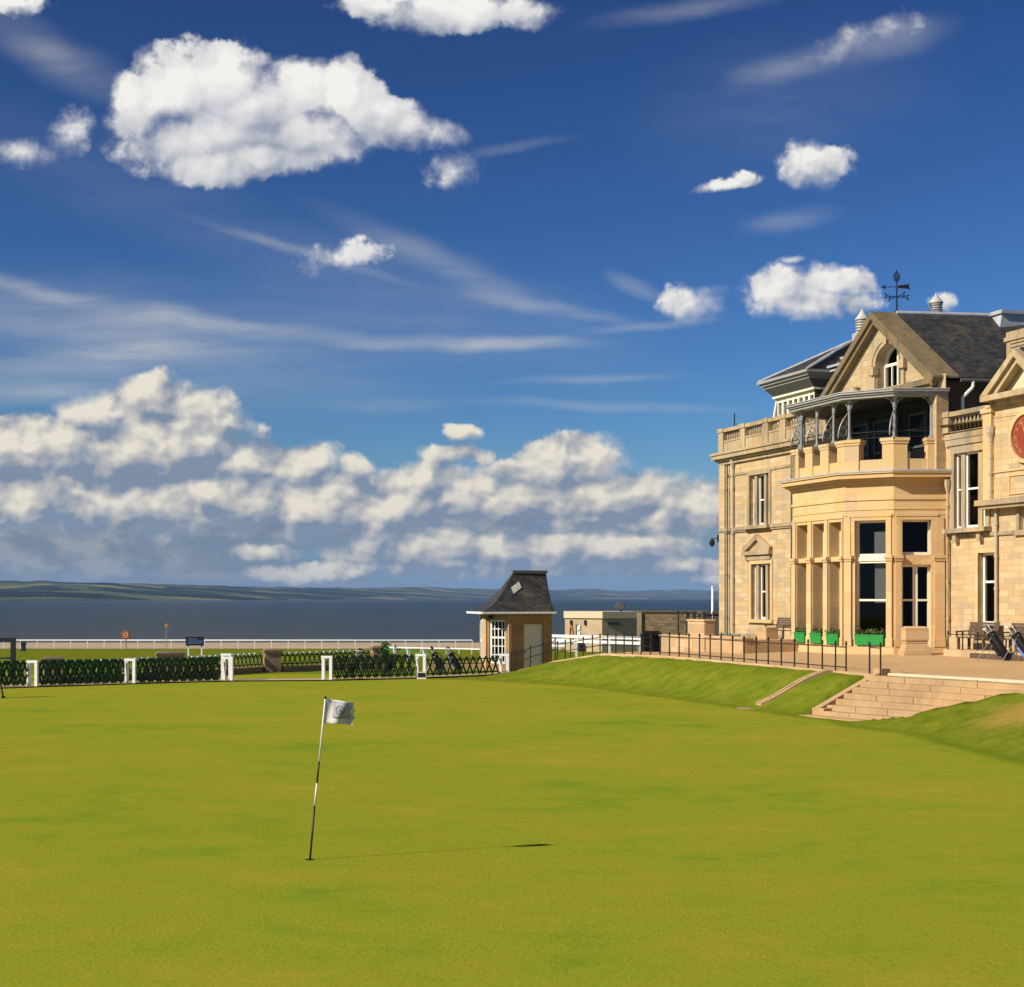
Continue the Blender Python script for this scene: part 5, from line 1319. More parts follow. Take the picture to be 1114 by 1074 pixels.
for a, b_ in zip((ra, rb, rc_, rd), (rb, rc_, rd, re)):
    m_ = (a + b_) / 2 - Vector((0, 0, .05)); mb.path([tuple(a), tuple(m_), tuple(b_)], .022, 5)
tag(mb.build('green_rope', M['rope_green']), 'bright green rope slung between the white posts behind the trellis', 'rope')
mb = MB(); r = random.Random(5)
cc = W(419, 712, 77.2)
for _ in range(420):
    p = Vector((cc.x + r.gauss(0, .13), cc.y + r.gauss(0, .13), base_z(77) + r.uniform(.3, 1.35))); a = Vector((r.gauss(0, 1), r.gauss(0, 1), r.gauss(0, 1))).normalized(); q = a.orthogonal(); mb.poly([p - a * .05, p + q * .03, p + a * .05, p - q * .03])
sh = thing('shrub', 'small dark green shrub beside the brick pillar behind the trellis', 'shrub', (0, 0, 0)); mb.build('foliage', M['leaf'], sh, recalc=False)
mb = MB(); mb.tube((cc.x, cc.y, base_z(77) - .1), (cc.x, cc.y, base_z(77) + .8), .03, .012, 6); mb.build('stem', M['wood'], sh)

def trolley(label, px, Y, rz, tone, pocket, flip=1):
    x = (px - CX) * Y / F; z = base_z(Y); o = golf_bag(label, x, Y, z + .12, rz, pocket, .55, 'golf bags on trolleys', tone)
    for s_ in (-1, 1):
        mb = MB(); n = 16; c = Vector((.42, s_ * .30, .03))
        pts = [c + Vector((.15 * math.cos(2 * PI * i / n), 0, .15 * math.sin(2 * PI * i / n))) for i in range(n + 1)]; mb.path([tuple(p) for p in pts], .024, 5)
        for i in range(3): mb.tube(c - (pts[i * 5] - c), pts[i * 5], .008, None, 4)
        mb.build('wheel', M['bag_black'], o)
    mb = MB(); mb.tube((.42, -.3, .03), (.42, .3, .03), .012, None, 5); mb.tube((.42, 0, .03), (-.32, 0, 1.02), .014, None, 5); mb.tube((-.32, -.1, 1.02), (-.32, .1, 1.02), .018, None, 5); mb.build('trolley_frame', M['silver'], o)
    return o
trolley('brown and black golf bag on a trolley behind the open trellis', 391, 67.6, PI + .2, 'wood', 'bag_black')
trolley('black golf bag on a trolley behind the trellis, left of the small sign', 432, 69.0, PI + .1, 'bag_black', 'bag_black')
trolley('black golf bag on a trolley behind the trellis, just right of the small sign', 470, 70.2, -.2, 'bag_black', 'bag_black')
trolley('black golf bag on a trolley behind the trellis, nearest the slate roofed hut', 488, 70.6, .15, 'bag_black', 'bag_blue')

# ------------------------------------------------------------------ white running rails
def white_rail(label, pts, h, name='white_rail', second=None, pw=.09, group=None, rh=.16):
    o = thing(name, label, 'rail fence', pts[0], 0, group); b0 = Vector(pts[0]); proto = None
    for p in pts:
        if proto is None: mb = MB(); mb.box(-pw / 2, pw / 2, -pw / 2, pw / 2, -.2, h - .05); proto = mb.build('post', M['rail_white'], o); q = proto
        else: q = proto.copy(); COL.objects.link(q); q.parent = o
        q.location = Vector(p) - b0
    for z in (h,) + ((second,) if second else ()):
        mb = MB()
        for a, c in zip(pts, pts[1:]): mb.bar(Vector(a) - b0 + Vector((0, 0, z)), Vector(c) - b0 + Vector((0, 0, z)), .08, rh)
        mb.build('rail', M['rail_white'], o)
    return o
pts = []
for px in [-14 + i * 18.2 for i in range(30)]:
    Y = lerp(176, 171, sstep(-20, 400, px)); pts.append(((px - CX) * Y / F, Y, base_z(Y)))
white_rail('long white rail fence along the edge of the beach', pts, .98)
pts = [((px - CX) * Y / F, Y, base_z(Y)) for px, Y in [(lerp(416, 527, i / 8), lerp(110, 103, i / 8)) for i in range(9)]]
white_rail('low white rail across the grass left of the slate roofed hut', pts, .36, pw=.06, rh=.08)
pts = [((px - CX) * Y / F, Y, base_z(Y)) for px, Y in [(lerp(590, 780, i / 10), lerp(140, 128, i / 10)) for i in range(11)]]
white_rail('white rail fence passing in front of the flat roofed building', pts, .95, second=.4)
pts = [((px - CX) * Y / F, Y, .35) for px, Y in ((592, 90), (627, 88), (663, 86), (697, 84), (730, 82))]
white_rail('near white rail fence with stout posts behind the crest of the bank', pts, .95, second=.68, pw=.12)

# ------------------------------------------------------------------ slate roofed hut
HY0 = 72.5; kx = HY0 / F
hx = lambda px: (px - CX) * kx
z0 = 0.0; HE = CZ + (HY - 665.6) * kx; HB = -.05
hut = thing('starter_hut', 'small tan stone hut with steep flared slate roof, white windows and pale door', 'hut', (hx(552.5), HY0, 0), 0)
X0h, X1h = 0.0, hx(600.5) * (HY0 + 1.0) / HY0 - hx(552.5)
xl = hx(527) - hx(552.5)
# plan: door face to the viewer, canted window face at its left, end wall behind it
hp = [(xl - .28, 2.9), (xl - .05, .62), (X0h, 0.0), (X1h, 1.0), (X1h, 3.4)]
hf = [Fc(a, b_) for a, b_ in zip(hp, hp[1:])]
EV = HE - .12
fwin, fdoor = hf[1], hf[2]
wu0, wu1 = .30, fwin.len - .14; wz0, wz1 = .42, EV - .28
du0, du1 = fdoor.len * .36, fdoor.len * .80; dz0, dz1 = .0, CZ + (HY - 679) * kx
mb = MB()
fwin.wall(mb, 0, fwin.len, HB - .3, EV, [(wu0, wu1, wz0, wz1)], .16); fdoor.wall(mb, 0, fdoor.len, HB - .3, EV, [(du0, du1, dz0, dz1)], .14)
hf[0].wall(mb, 0, hf[0].len, HB - .3, EV, [(hf[0].len - 1.2, hf[0].len - .2, .5, EV - .3)], .12); hf[3].wall(mb, 0, hf[3].len, HB - .3, EV); mb.poly([(hp[4][0], 3.4, HB), (hp[0][0], 2.9, HB), (hp[0][0], 2.9, EV), (hp[4][0], 3.4, EV)])
mb.build('wall', M['brick'], hut)
mb = MB(); mb.box(X0h + .25, X1h - .15, 1.2, 2.7, -.1, .01); mb.box(xl + .2, X1h - .1, 1.6, 1.65, 0, EV); mb.build('room', M['dark_room'], hut)  # near-black stand-in for the darkness inside the hut
mb = MB()
t = .06; fwin.box(mb, wu0, wu0 + t * 2, .05, .13, wz0, wz1); fwin.box(mb, wu1 - t, wu1, .05, .13, wz0, wz1); fwin.box(mb, wu0, wu1, .048, .128, wz1 - t, wz1); fwin.box(mb, wu0, wu1, .048, .128, wz0, wz0 + t * 1.3)
for i in range(1, 4): u = lerp(wu0 + t, wu1, i / 4); fwin.box(mb, u - .02, u + .02, .06, .11, wz0 + t, wz1 - t)
for i in range(1, 5): z = lerp(wz0, wz1, i / 5); fwin.box(mb, wu0 + t, wu1 - t, .062, .108, z - (.045 if i == 3 else .02), z + (.045 if i == 3 else .02))
f = mb.build('window', M['white'], hut); g = MB(); g.poly([fwin.pt(wu0, .09, wz0), fwin.pt(wu1, .09, wz0), fwin.pt(wu1, .09, wz1), fwin.pt(wu0, .09, wz1)]); g.build('pane', M['glass'], f, recalc=False)
mb = MB(); e = hf[0]; a_, b_ = e.len - 1.2, e.len - .2
for u in (a_, (a_ + b_) / 2, b_): e.box(mb, u - .05, u + .05, -.05, .1, .5, EV - .3)
for z in (.5, .5 + (EV - .8) / 2, EV - .3): e.box(mb, a_, b_, -.04, .09, z - .05, z + .05)
f = mb.build('window', M['white'], hut); g = MB(); g.poly([e.pt(a_, .05, .5), e.pt(b_, .05, .5), e.pt(b_, .05, EV - .3), e.pt(a_, .05, EV - .3)]); g.build('pane', M['glass'], f, recalc=False)
mb = MB(); fdoor.box(mb, du0 + .01, du1 - .01, .09, .15, dz0, dz1 - .01); d = mb.build('door', M['door'], hut)
mb = MB(); mb.ball(fdoor.pt(du0 + .1, .05, .95), .035, 8, 5); mb.tube(fdoor.pt(du0 + .1, .09, .95), fdoor.pt(du0 + .1, .05, .95), .015, None, 6); mb.build('handle', M['iron'], d)
mb = MB(); fdoor.box(mb, du1 - .2, du1 - .05, .05, .088, .02, .4); mb.build('notice', M['white'], d)
mb = MB(); fdoor.box(mb, .02, .16, -.05, .03, HB - .3, EV - .45); fwin.box(mb, -.02, .16, -.05, .03, HB - .3, EV - .2); mb.build('pilaster', M['bay'], hut)
mb = MB(); mb.ball(fwin.pt(.42, -.12, EV - .16), .12, 8, 5); mb.build('lamp', M['iron'], hut)
# roof: eaves flare (bell-cast) up to a short ridge
exl, exr, eyf, eyb = hx(525.2) - hx(552.5), hx(604.3) * (HY0 + .65) / HY0 - hx(552.5), -.42, 3.8; eyr = .55
exll = hx(503.5) - hx(552.5) + .15
rz_ = CZ + (HY - 622.2) * (HY0 + 1.4) / F; rxl, rxr = hx(558.8) * (HY0 + 1.4) / HY0 - hx(552.5), hx(594) * (HY0 + 1.4) / HY0 - hx(552.5)
prof = [(0, 0), (.22, .10), (.45, .26), (.7, .55), (1, 1)]
def roof_ring(t, s_):
    fl_, fr_ = Vector((exl, eyf)), Vector((exr, eyr)); bl_, br_ = Vector((exll, 2.5)), Vector((exr, eyb))
    rl, rr_ = Vector((rxl, 1.4)), Vector((rxr, 1.9))
    z = lerp(HE, rz_, s_)
    return [(*fl_.lerp(rl, t), z), (*fr_.lerp(rr_, t), z), (*br_.lerp(rr_, t), z), (*bl_.lerp(rl, t), z)]
mb = MB(); prev = None
for t, s_ in prof:
    r4 = roof_ring(t, s_)
    if prev:
        for i in range(4): mb.poly([prev[i], prev[(i + 1) % 4], r4[(i + 1) % 4], r4[i]])
    prev = r4
rf = mb.build('roof', M['slate'], hut)
mb = MB(); mb.bar((rxl - .05, 1.4, rz_ + .0), (rxr + .05, 1.9, rz_ + .0), .22, .14); mb.build('ridge', M['grey_dark'], rf)
ra_, rb_ = roof_ring(.58, .405), roof_ring(.85, .775)
def on_roof(u, v): return Vector(ra_[0]).lerp(Vector(ra_[1]), u).lerp(Vector(rb_[0]).lerp(Vector(rb_[1]), u), v)
nr_ = (on_roof(.6, .5) - on_roof(.3, .5)).cross(on_roof(.3, 1) - on_roof(.3, 0)).normalized()
if nr_.y > 0: nr_ = -nr_
mb = MB(); mb.extr([on_roof(.26, .93) + nr_ * .005, on_roof(.375, .52) + nr_ * .005, on_roof(.25, .10) + nr_ * .005, on_roof(.135, .52) + nr_ * .005], nr_ * .025); mb.build('pale_slate', M['vent'], rf)
mb = MB(); r4 = [Vector(v) for v in roof_ring(0, 0)]
for i in range(4): mb.bar(r4[i] - Vector((0, 0, .05)), r4[(i + 1) % 4] - Vector((0, 0, .05)), .12, .1)
mb.build('gutter', M['rail_white'], hut)
mb = MB(); mb.poly([v - Vector((0, 0, .06)) for v in r4]); mb.build('soffit', M['grey_dark'], hut)

# ------------------------------------------------------------------ flat roofed building and boundary wall by the sea
YF = 112.0; kf = YF / F; ox = (617.5 - CX) * kf; zb1 = base_z(YF) - .2; zt1 = CZ + (HY - 665.5) * kf
fb = thing('flat_roof_building', 'low tan block building with a pale flat roof edge by the sea', 'building', (ox, YF, 0), 0)
w1 = (655 - CX) * kf - ox; sx2 = (695 - CX) * (YF + 1.1) / F - ox
fa = Fc((-.55, 3.2), (w1, 0)); fr_ = Fc((w1, 0), (sx2, 1.1))
fa = Fc((0, 1.9), (w1 * 1.0, 0))
mb = MB(); dr = (fa.len * .255, fa.len * .355, zb1, zt1 - .95)
fa.wall(mb, 0, fa.len, zb1, zt1 - .48, [dr], .25); fr_.wall(mb, 0, fr_.len, zb1, zt1 - .48); Fc(fr_.q, (sx2 - .5, 5.5)).wall(mb, 0, 4.4, zb1, zt1 - .48); Fc((0, 5.5), (0, 1.9)).wall(mb, 0, 3.6, zb1, zt1 - .48)
mb.build('wall', M['block'], fb)
mb = MB(); o1 = [fa.pt(-.12, -.12, 0)[:2], fa.pt(fa.len + .12, -.13, 0)[:2], fr_.pt(fr_.len + .1, -.12, 0)[:2], (sx2 - .3, 5.6), (-.1, 5.6)]; mb.prism(o1, zt1 - .48, zt1); mb.build('roof_edge', M['tymp'], fb)
mb = MB(); fa.box(mb, dr[0], dr[1], .12, .2, zb1, dr[3]); d = mb.build('door', M['rail_white'], fb); mb = MB(); fa.box(mb, dr[0] + .16, dr[0] + .22, .1, .119, zb1 + .3, dr[3] - .2); mb.build('door_slot', M['grey_dark'], d)
mb = MB(); u = fa.len * .14; n = 18; zc = (zb1 + zt1) / 2 - .15
pts = [fa.pt(u + .13 * math.cos(2 * PI * i / n), -.06, zc + .62 * math.sin(2 * PI * i / n)) for i in range(n + 1)]; mb.path(pts, .05, 6); mb.build('oval_frame', M['orange'], fb)
mb = MB()
for u, z in ((fa.len * .14, zt1 - .8), (fa.len * .54, zt1 - .8)): fa.box(mb, u - .06, u + .06, -.14, .02, z - .18, z + .18)
mb.build('wall_light', M['iron'], fb)
mb = MB()
for z in (zt1 - 1.15, zt1 - 1.65): fa.box(mb, fa.len * .36, fa.len * .40, -.1, .0, z - .18, z + .18)
mb.build('notice', M['white'], fb)
mb = MB(); fr_.box(mb, .4, 1.4, -.06, .02, zt1 - .95, zt1 - .8); mb.build('vent_grille', M['grey_dark'], fb)
cx_ = (675.5 - CX) * (YF + 2) / F - ox; mb = MB(); mb.lathe((cx_, 2, zt1), [(.12, 0), (.14, .25), (.3, .3), (.34, .55), (.2, .62)], 10); mb.hexa([(cx_ - .42, 1.7, zt1 + .3), (cx_ + .1, 1.7, zt1 + .12), (cx_ + .1, 2.3, zt1 + .12), (cx_ - .42, 2.3, zt1 + .3), (cx_ - .3, 1.7, zt1 + .6), (cx_ + .3, 1.7, zt1 + .55), (cx_ + .3, 2.3, zt1 + .55), (cx_ - .3, 2.3, zt1 + .6)]); mb.build('roof_cowl', M['grey_dark'], fb)
mb = MB(); fa.box(mb, fa.len * .40, fa.len * .48, -.5, -.1, zb1 + .0, zb1 + .95); mb.build('wheeled_bin', M['iron'], fb)
YW = 104.0; kw = YW / F; bw = thing('boundary_wall', 'tall brown rubble wall between the flat roofed building and the clubhouse', 'wall', ((695 - CX) * kw, YW, 0), 0)
wl = (767 - CX) * kw - (695 - CX) * kw; zt2 = CZ + (HY - 664.3) * kw
mb = MB(); mb.box(0, wl, 0, .5, -.6, zt2 - .12); mb.build('wall', M['brownwall'], bw); mb = MB(); mb.box(-.06, wl + .06, -.07, .57, zt2 - .119, zt2); mb.build('coping', M['coping'], bw); mb = MB(); mb.box(-.12, .18, -.12, -.001, -.6, zt2 - .121); mb.build('end_quoin', M['trim'], bw)
mb = MB(); c = W(776, 690, 98)
sh2 = thing('storage_shed', 'dark slatted shed behind the railing at the far corner of the clubhouse', 'shed', (c.x, 98, 0)); k2 = 98 / F
mb.box((764 - 776) * k2, (792 - 776) * k2, 0, 2, .2, CZ + (HY - 668) * k2); mb.build('body', M['grey_dark'], sh2); mb = MB(); mb.box((763 - 776) * k2, (793 - 776) * k2, -.1, 2.1, CZ + (HY - 667.9) * k2, CZ + (HY - 665.5) * k2); mb.build('roof', M['grey_dark'], sh2)
fpz = W(775.2, 640, 96); o = thing('flagpole', 'slender white flagpole beside the far corner of the clubhouse', 'flagpole', (fpz.x, 96, 0)); mb = MB(); mb.tube((0, 0, 0), (0, 0, fpz.z), .11, .07, 10); mb.build('pole', M['rail_white'], o, smooth=True); mb = MB(); mb.ball((0, 0, fpz.z + .05), .09, 8, 5); mb.build('finial', M['rail_white'], o)

# ------------------------------------------------------------------ signs and posts on the far grass
Yl = 160.0; p = W(136.7, 706, Yl); zz = base_z(Yl)
o = thing('lifebuoy_station', 'orange red lifebuoy housing on a wooden post by the beach', 'lifebuoy', (p.x, Yl, zz)); zc = CZ + (HY - 690.5) * Yl / F - zz
mb = MB(); mb.tube((0, .08, -.2), (0, .08, zc), .06, None, 8); mb.build('post', M['orange'], o)
mb = MB(); r_ = .46; hex_ = [(r_ * math.cos(PI / 8 + i * PI / 4), -.1, zc + r_ * 1.05 * math.sin(PI / 8 + i * PI / 4)) for i in range(8)]; mb.extr(hex_, (0, .17, 0)); b_ = mb.build('housing', M['red'], o)
mt = Matrix.Translation((0, -.104, zc)) @ Matrix.Rotation(PI / 2, 4, 'X'); text_mesh('lettering', 'CI', .52, M['cream'], b_, mt)
mb = MB(); n = 20; pts = [(.36 * math.cos(2 * PI * i / n), -.11, zc + .37 * math.sin(2 * PI * i / n)) for i in range(n + 1)]; mb.path(pts, .03, 5); mb.build('rim', M['orange'], b_)
Ys = 100.0; p = W(212, 697, Ys); zz = base_z(Ys); ks = Ys / F
o = thing('notice_board', 'black notice board with blue lettering on two white legs', 'sign', (p.x, Ys, zz), .05)
s0, s1 = CZ + (HY - 702.5) * ks - zz, CZ + (HY - 692.8) * ks - zz
for sx in (-1, 1): mb = MB(); mb.box(sx * .42 - .05, sx * .42 + .05, .03, .11, -.2, s0 + .1); mb.build('leg', M['rail_white'], o)
mb = MB(); mb.box(-.58, .58, -.03, .029, s0, s1); bd = mb.build('board', M['sign_black'], o)
r = random.Random(3)
for z, ln in ((.74, .62), (.50, .92), (.28, .84)):
    mb = MB(); x = -.44
    while x < -.44 + ln:
        w_ = r.uniform(.05, .11); mb.box(x, x + w_, -.036, -.031, s0 + (s1 - s0) * z - .03, s0 + (s1 - s0) * z + .04); x += w_ + .03
    mb.build('lettering', M['sign_blue'], bd)
p = W(181, 706, 165); zz = base_z(165); o = thing('marker_pole', 'thin pole with a small orange top marker at the edge of the beach', 'pole', (p.x, 165, zz)); zt_ = CZ + (HY - 678) * 165 / F - zz
mb = MB(); mb.tube((0, 0, -.2), (0, 0, zt_), .05, .035, 6); mb.build('pole', M['grey_paint'], o); mb = MB(); mb.box(-.16, .16, -.05, .05, zt_ - .42, zt_ - .12); mb.build('marker', M['orange'], o)
p = W(25.5, 708, 118); zz = base_z(118); o = thing('loudspeaker_post', 'black post with a flared top beside the white rail at the left', 'post', (p.x, 118, zz)); kk_ = 118 / F
mb = MB(); mb.hexa([(-.2, -.15, -.1), (.2, -.15, -.1), (.2, .15, -.1), (-.2, .15, -.1), (-.13, -.1, 6.4 * kk_), (.13, -.1, 6.4 * kk_), (.13, .1, 6.4 * kk_), (-.13, .1, 6.4 * kk_)]); mb.build('body', M['sign_black'], o); mb = MB(); mb.box(-.17, .17, -.14, .14, 6.5 * kk_, 10.5 * kk_); mb.build('head', M['sign_black'], o)
Yb = 66.0; kb = Yb / F; o = thing('board_frame', 'large empty black frame on legs at the left edge behind the fence', 'frame', ((0 - CX) * kb, Yb, 0)); zt_ = CZ + (HY - 694) * kb; x1 = 17 * kb
mb = MB()
mb.box(x1 - .2, x1, -.06, .06, 0, zt_); mb.box(-1.6, -1.4, -.06, .06, 0, zt_); mb.build('leg', M['sign_black'], o)
mb = MB(); mb.box(-1.39, x1 - .201, -.06, .06, zt_ - .17, zt_); mb.box(-1.39, x1 - .201, -.05, .05, CZ + (HY - 717) * kb, CZ + (HY - 716) * kb + .03); mb.build('crossbar', M['sign_black'], o)
c = G(3.5, 759.5, 0); o = thing('tripod', 'black tripod leg standing on the green at the left edge', 'tripod', (c.x, c.y, zg(c.x, c.y))); kb = c.y / F
mb = MB(); mb.tube((0, 0, .04), (-4.5 * kb, 0, 25 * kb), .03, .025, 8); mb.build('leg', M['sign_black'], o); mb = MB(); mb.ball((0, 0, .04), .06, 8, 5, 1.3, 1.3, .7); mb.tube((-.1, 0, .2), (-.5, 0, .16), .02, None, 6); mb.build('foot', M['sign_black'], o)
mb = MB(); mb.tube((-4.5 * kb, 0, 25 * kb), (-.95, 0, 0), .025, .03, 8); mb.build('leg', M['sign_black'], o); mb = MB(); mb.tube((-4.5 * kb, 0, 25 * kb), (-.5, .5, 0), .025, .03, 8); mb.build('leg', M['sign_black'], o)
mb = MB(); mb.box(-4.5 * kb - .5, -4.5 * kb - .02, -.04, .04, 25 * kb - .02, 25 * kb + .5); mb.build('panel', M['sign_black'], o)

# ------------------------------------------------------------------ sky, clouds, sun, camera
EL = math.radians(34); SUN = Vector((-.895 * math.cos(EL), -.446 * math.cos(EL), math.sin(EL))).normalized()
wd = bpy.data.worlds.new('World'); sc.world = wd; wd.use_nodes = True
nt = wd.node_tree; nt.nodes.clear()
out = nt.nodes.new('ShaderNodeOutputWorld'); bg = nt.nodes.new('ShaderNodeBackground'); nt.links.new(bg.outputs[0], out.inputs[0])
STR = .05; bg.inputs['Strength'].default_value = STR
sky = nt.nodes.new('ShaderNodeTexSky'); sky.sky_type = 'NISHITA'; sky.sun_disc = False
sky.sun_elevation = EL; sky.sun_rotation = math.atan2(SUN.x, SUN.y); sky.air_density = 1.0; sky.dust_density = .4; sky.ozone_density = 3.0; sky.altitude = 50

def math_(nt, op, a, b=None, c=None, clamp=False):
    n = nt.nodes.new('ShaderNodeMath'); n.operation = op; n.use_clamp = clamp
    for i, v in enumerate((a, b, c)):
        if v is None: continue
        if isinstance(v, bpy.types.NodeSocket): nt.links.new(v, n.inputs[i])
        else: n.inputs[i].default_value = v
    return n.outputs[0]
def vmath(nt, op, a, b=None, c=None, out_=0):
    n = nt.nodes.new('ShaderNodeVectorMath'); n.operation = op
    for i, v in enumerate((a, b, c)):
        if v is None: continue
        if isinstance(v, bpy.types.NodeSocket): nt.links.new(v, n.inputs[i])
        else: n.inputs[i].default_value = v
    return n.outputs[out_]
def smooth(nt, x, a, b, lo=0.0, hi=1.0):
    n = nt.nodes.new('ShaderNodeMapRange'); n.interpolation_type = 'SMOOTHSTEP'
    nt.links.new(x, n.inputs[0])
    for i, v in enumerate((a, b, lo, hi)): n.inputs[i + 1].default_value = v
    return n.outputs[0]
def ellipse(nt, P, px, py, rx, ry, rot=0):
    cx_, cy_ = (px - CX) / 100, (HY - py) / 100; rx, ry = rx / 100, ry / 100
    if rot == 0: return vmath(nt, 'LENGTH', vmath(nt, 'MULTIPLY_ADD', P, (1 / rx, 1 / ry, 0), (-cx_ / rx, -cy_ / ry, 0)), out_=1)
    c, s = math.cos(math.radians(rot)), math.sin(math.radians(rot))
    x = math_(nt, 'SUBTRACT', vmath(nt, 'DOT_PRODUCT', P, (c / rx, s / rx, 0), out_=1), (cx_ * c + cy_ * s) / rx)
    y = math_(nt, 'SUBTRACT', vmath(nt, 'DOT_PRODUCT', P, (-s / ry, c / ry, 0), out_=1), (-cx_ * s + cy_ * c) / ry)
    return math_(nt, 'SQRT', math_(nt, 'MULTIPLY_ADD', x, x, math_(nt, 'MULTIPLY', y, y)))
def union(nt, P, ells):                           # largest of (1 - distance), each with its own weight
    acc = None
    for e in ells:
        w = e[5] if len(e) > 5 else 1.0
        d = ellipse(nt, P, *e[:5]) if len(e) > 4 else ellipse(nt, P, *e)
        v = math_(nt, 'MULTIPLY_ADD', d, -w, w)
        acc = v if acc is None else math_(nt, 'MAXIMUM', acc, v)
    return acc

HIGH = [(165, 118, 42, 46), (205, 100, 62, 48), (255, 88, 60, 46), (225, 150, 92, 46), (300, 120, 70, 50), (345, 100, 52, 44), (385, 100, 55, 40), (330, 145, 110, 36), (420, 128, 50, 36), (455, 140, 42, 24, 0, .8),
        (238, 180, 56, 26), (478, 140, 52, 14, -10, .45), (300, 165, 70, 26, 10), (885, 180, 44, 28), (850, 315, 44, 28), (905, 308, 50, 24), (878, 325, 74, 24), (750, 330, 36, 22, 0, .55),
        (795, 201, 42, 8, 8, .8), (812, 195, 16, 9, 0, .8), (28, 167, 46, 15, 0, .45), (500, 10, 110, 26, 0, .9), (425, 6, 50, 16, 0, .7), (20, 2, 40, 14, 0, .7),
        (497, 185, 30, 20, 20, .42), (85, 142, 30, 20, 30, .30), (375, 278, 42, 15, 8, .42), (940, 40, 60, 18, 18, .45), (862, 284, 14, 6, 0, .6), (1030, 329, 14, 8, 0, .3)]
LOW = [(172, 436, 50, 28), (212, 442, 40, 22), (120, 458, 60, 30), (175, 470, 105, 34), (60, 486, 95, 32), (215, 486, 62, 32), (130, 496, 165, 34), (0, 500, 80, 34), (268, 506, 34, 16, 0, .8),
       (338, 508, 40, 26), (385, 512, 24, 18, 0, .9), (462, 520, 34, 18, 0, .8), (430, 527, 60, 16, 0, .8),
       (70, 545, 120, 34), (200, 548, 80, 34), (265, 548, 50, 32), (345, 550, 90, 32), (425, 556, 70, 28), (500, 548, 70, 24), (20, 535, 90, 30),
       (620, 506, 58, 32), (585, 518, 60, 22), (560, 538, 90, 26), (640, 546, 100, 30), (710, 540, 90, 28), (775, 545, 70, 26), (690, 565, 110, 18, 0, .9), (850, 550, 80, 30),
       (503, 472, 22, 9, 0, .75), (490, 494, 36, 9, 0, .75), (526, 495, 16, 7, 0, .6),
       (450, 594, 90, 22), (560, 600, 120, 20), (660, 596, 100, 16, 0, .85), (335, 623, 60, 11, 0, .8), (290, 601, 36, 8, 0, .6), (740, 616, 70, 11, 0, .7), (775, 630, 36, 7, 0, .6), (490, 615, 110, 12, 0, .6)]
def noise2(nt, P, scale, detail, rough):
    n = nt.nodes.new('ShaderNodeTexNoise'); n.noise_dimensions = '2D'; n.inputs['Scale'].default_value = scale; n.inputs['Detail'].default_value = detail; n.inputs['Roughness'].default_value = rough
    nt.links.new(P, n.inputs['Vector']); return n
def make_field(name, ells, amp, warp, yscale, lump=2.6, off_=0.0, hs=1.0):
    """F: outline field (positive inside a cloud), H: smooth billows that catch the light"""
    g = bpy.data.node_groups.new(name, 'ShaderNodeTree')
    g.interface.new_socket('P', in_out='INPUT', socket_type='NodeSocketVector')
    g.interface.new_socket('F', in_out='OUTPUT', socket_type='NodeSocketFloat'); g.interface.new_socket('H', in_out='OUTPUT', socket_type='NodeSocketFloat')
    gi = g.nodes.new('NodeGroupInput'); go_ = g.nodes.new('NodeGroupOutput'); P = gi.outputs[0]
    w = noise2(g, P, 1.7, 5, .6)
    c = vmath(g, 'SUBTRACT', w.outputs['Color'], (.5, .5, .5)); Pw = vmath(g, 'MULTIPLY_ADD', c, (warp, warp * .8, 0), P)
    e = union(g, Pw, ells)
    e = math_(g, 'MINIMUM', e, .75)
    S = vmath(g, 'MULTIPLY', Pw, (1, yscale, 1))
    v = g.nodes.new('ShaderNodeTexVoronoi'); v.voronoi_dimensions = '2D'; v.feature = 'F1'; v.inputs['Scale'].default_value = lump; v.inputs['Detail'].default_value = 1.6; v.inputs['Roughness'].default_value = .5; v.inputs['Lacunarity'].default_value = 2.2; v.normalize = True
    g.links.new(S, v.inputs['Vector'])
    n = noise2(g, P, 2.4, 9, .64)
    m = noise2(g, S, lump * .8, 2.5, .45)
    lumps = math_(g, 'MULTIPLY_ADD', v.outputs['Distance'], -.72, .29)
    f = math_(g, 'MULTIPLY_ADD', math_(g, 'ADD', math_(g, 'MULTIPLY', math_(g, 'SUBTRACT', n.outputs['Fac'], .5), 1.35), lumps), amp, e)
    h = math_(g, 'MULTIPLY_ADD', math_(g, 'ADD', math_(g, 'MULTIPLY_ADD', math_(g, 'SUBTRACT', m.outputs['Fac'], .5), 1.5, lumps), math_(g, 'MULTIPLY', math_(g, 'SUBTRACT', n.outputs['Fac'], .5), .2)), amp * hs, math_(g, 'MULTIPLY', e, .7))
    g.links.new(math_(g, 'ADD', f, off_), go_.inputs[0]); g.links.new(h, go_.inputs[1]); return g
def grp(nt, g, P):
    n = nt.nodes.new('ShaderNodeGroup'); n.node_tree = g; nt.links.new(P, n.inputs[0]); return n.outputs[0], n.outputs[1]

tc = nt.nodes.new('ShaderNodeTexCoord'); D = tc.outputs['Generated']
sp = nt.nodes.new('ShaderNodeSeparateXYZ'); nt.links.new(D, sp.inputs[0])
yy_ = math_(nt, 'MAXIMUM', sp.outputs[1], .12)
U = math_(nt, 'DIVIDE', sp.outputs[0], yy_); V = math_(nt, 'DIVIDE', sp.outputs[2], yy_)
cb = nt.nodes.new('ShaderNodeCombineXYZ'); nt.links.new(U, cb.inputs[0]); nt.links.new(V, cb.inputs[1])
P = vmath(nt, 'SCALE', cb.outputs[0]); P.node.inputs['Scale'].default_value = F / 100
sV = nt.nodes.new('ShaderNodeSeparateXYZ'); nt.links.new(P, sV.inputs[0]); PV = sV.outputs[1]; PU = sV.outputs[0]
front = smooth(nt, sp.outputs[1], .1, .3)

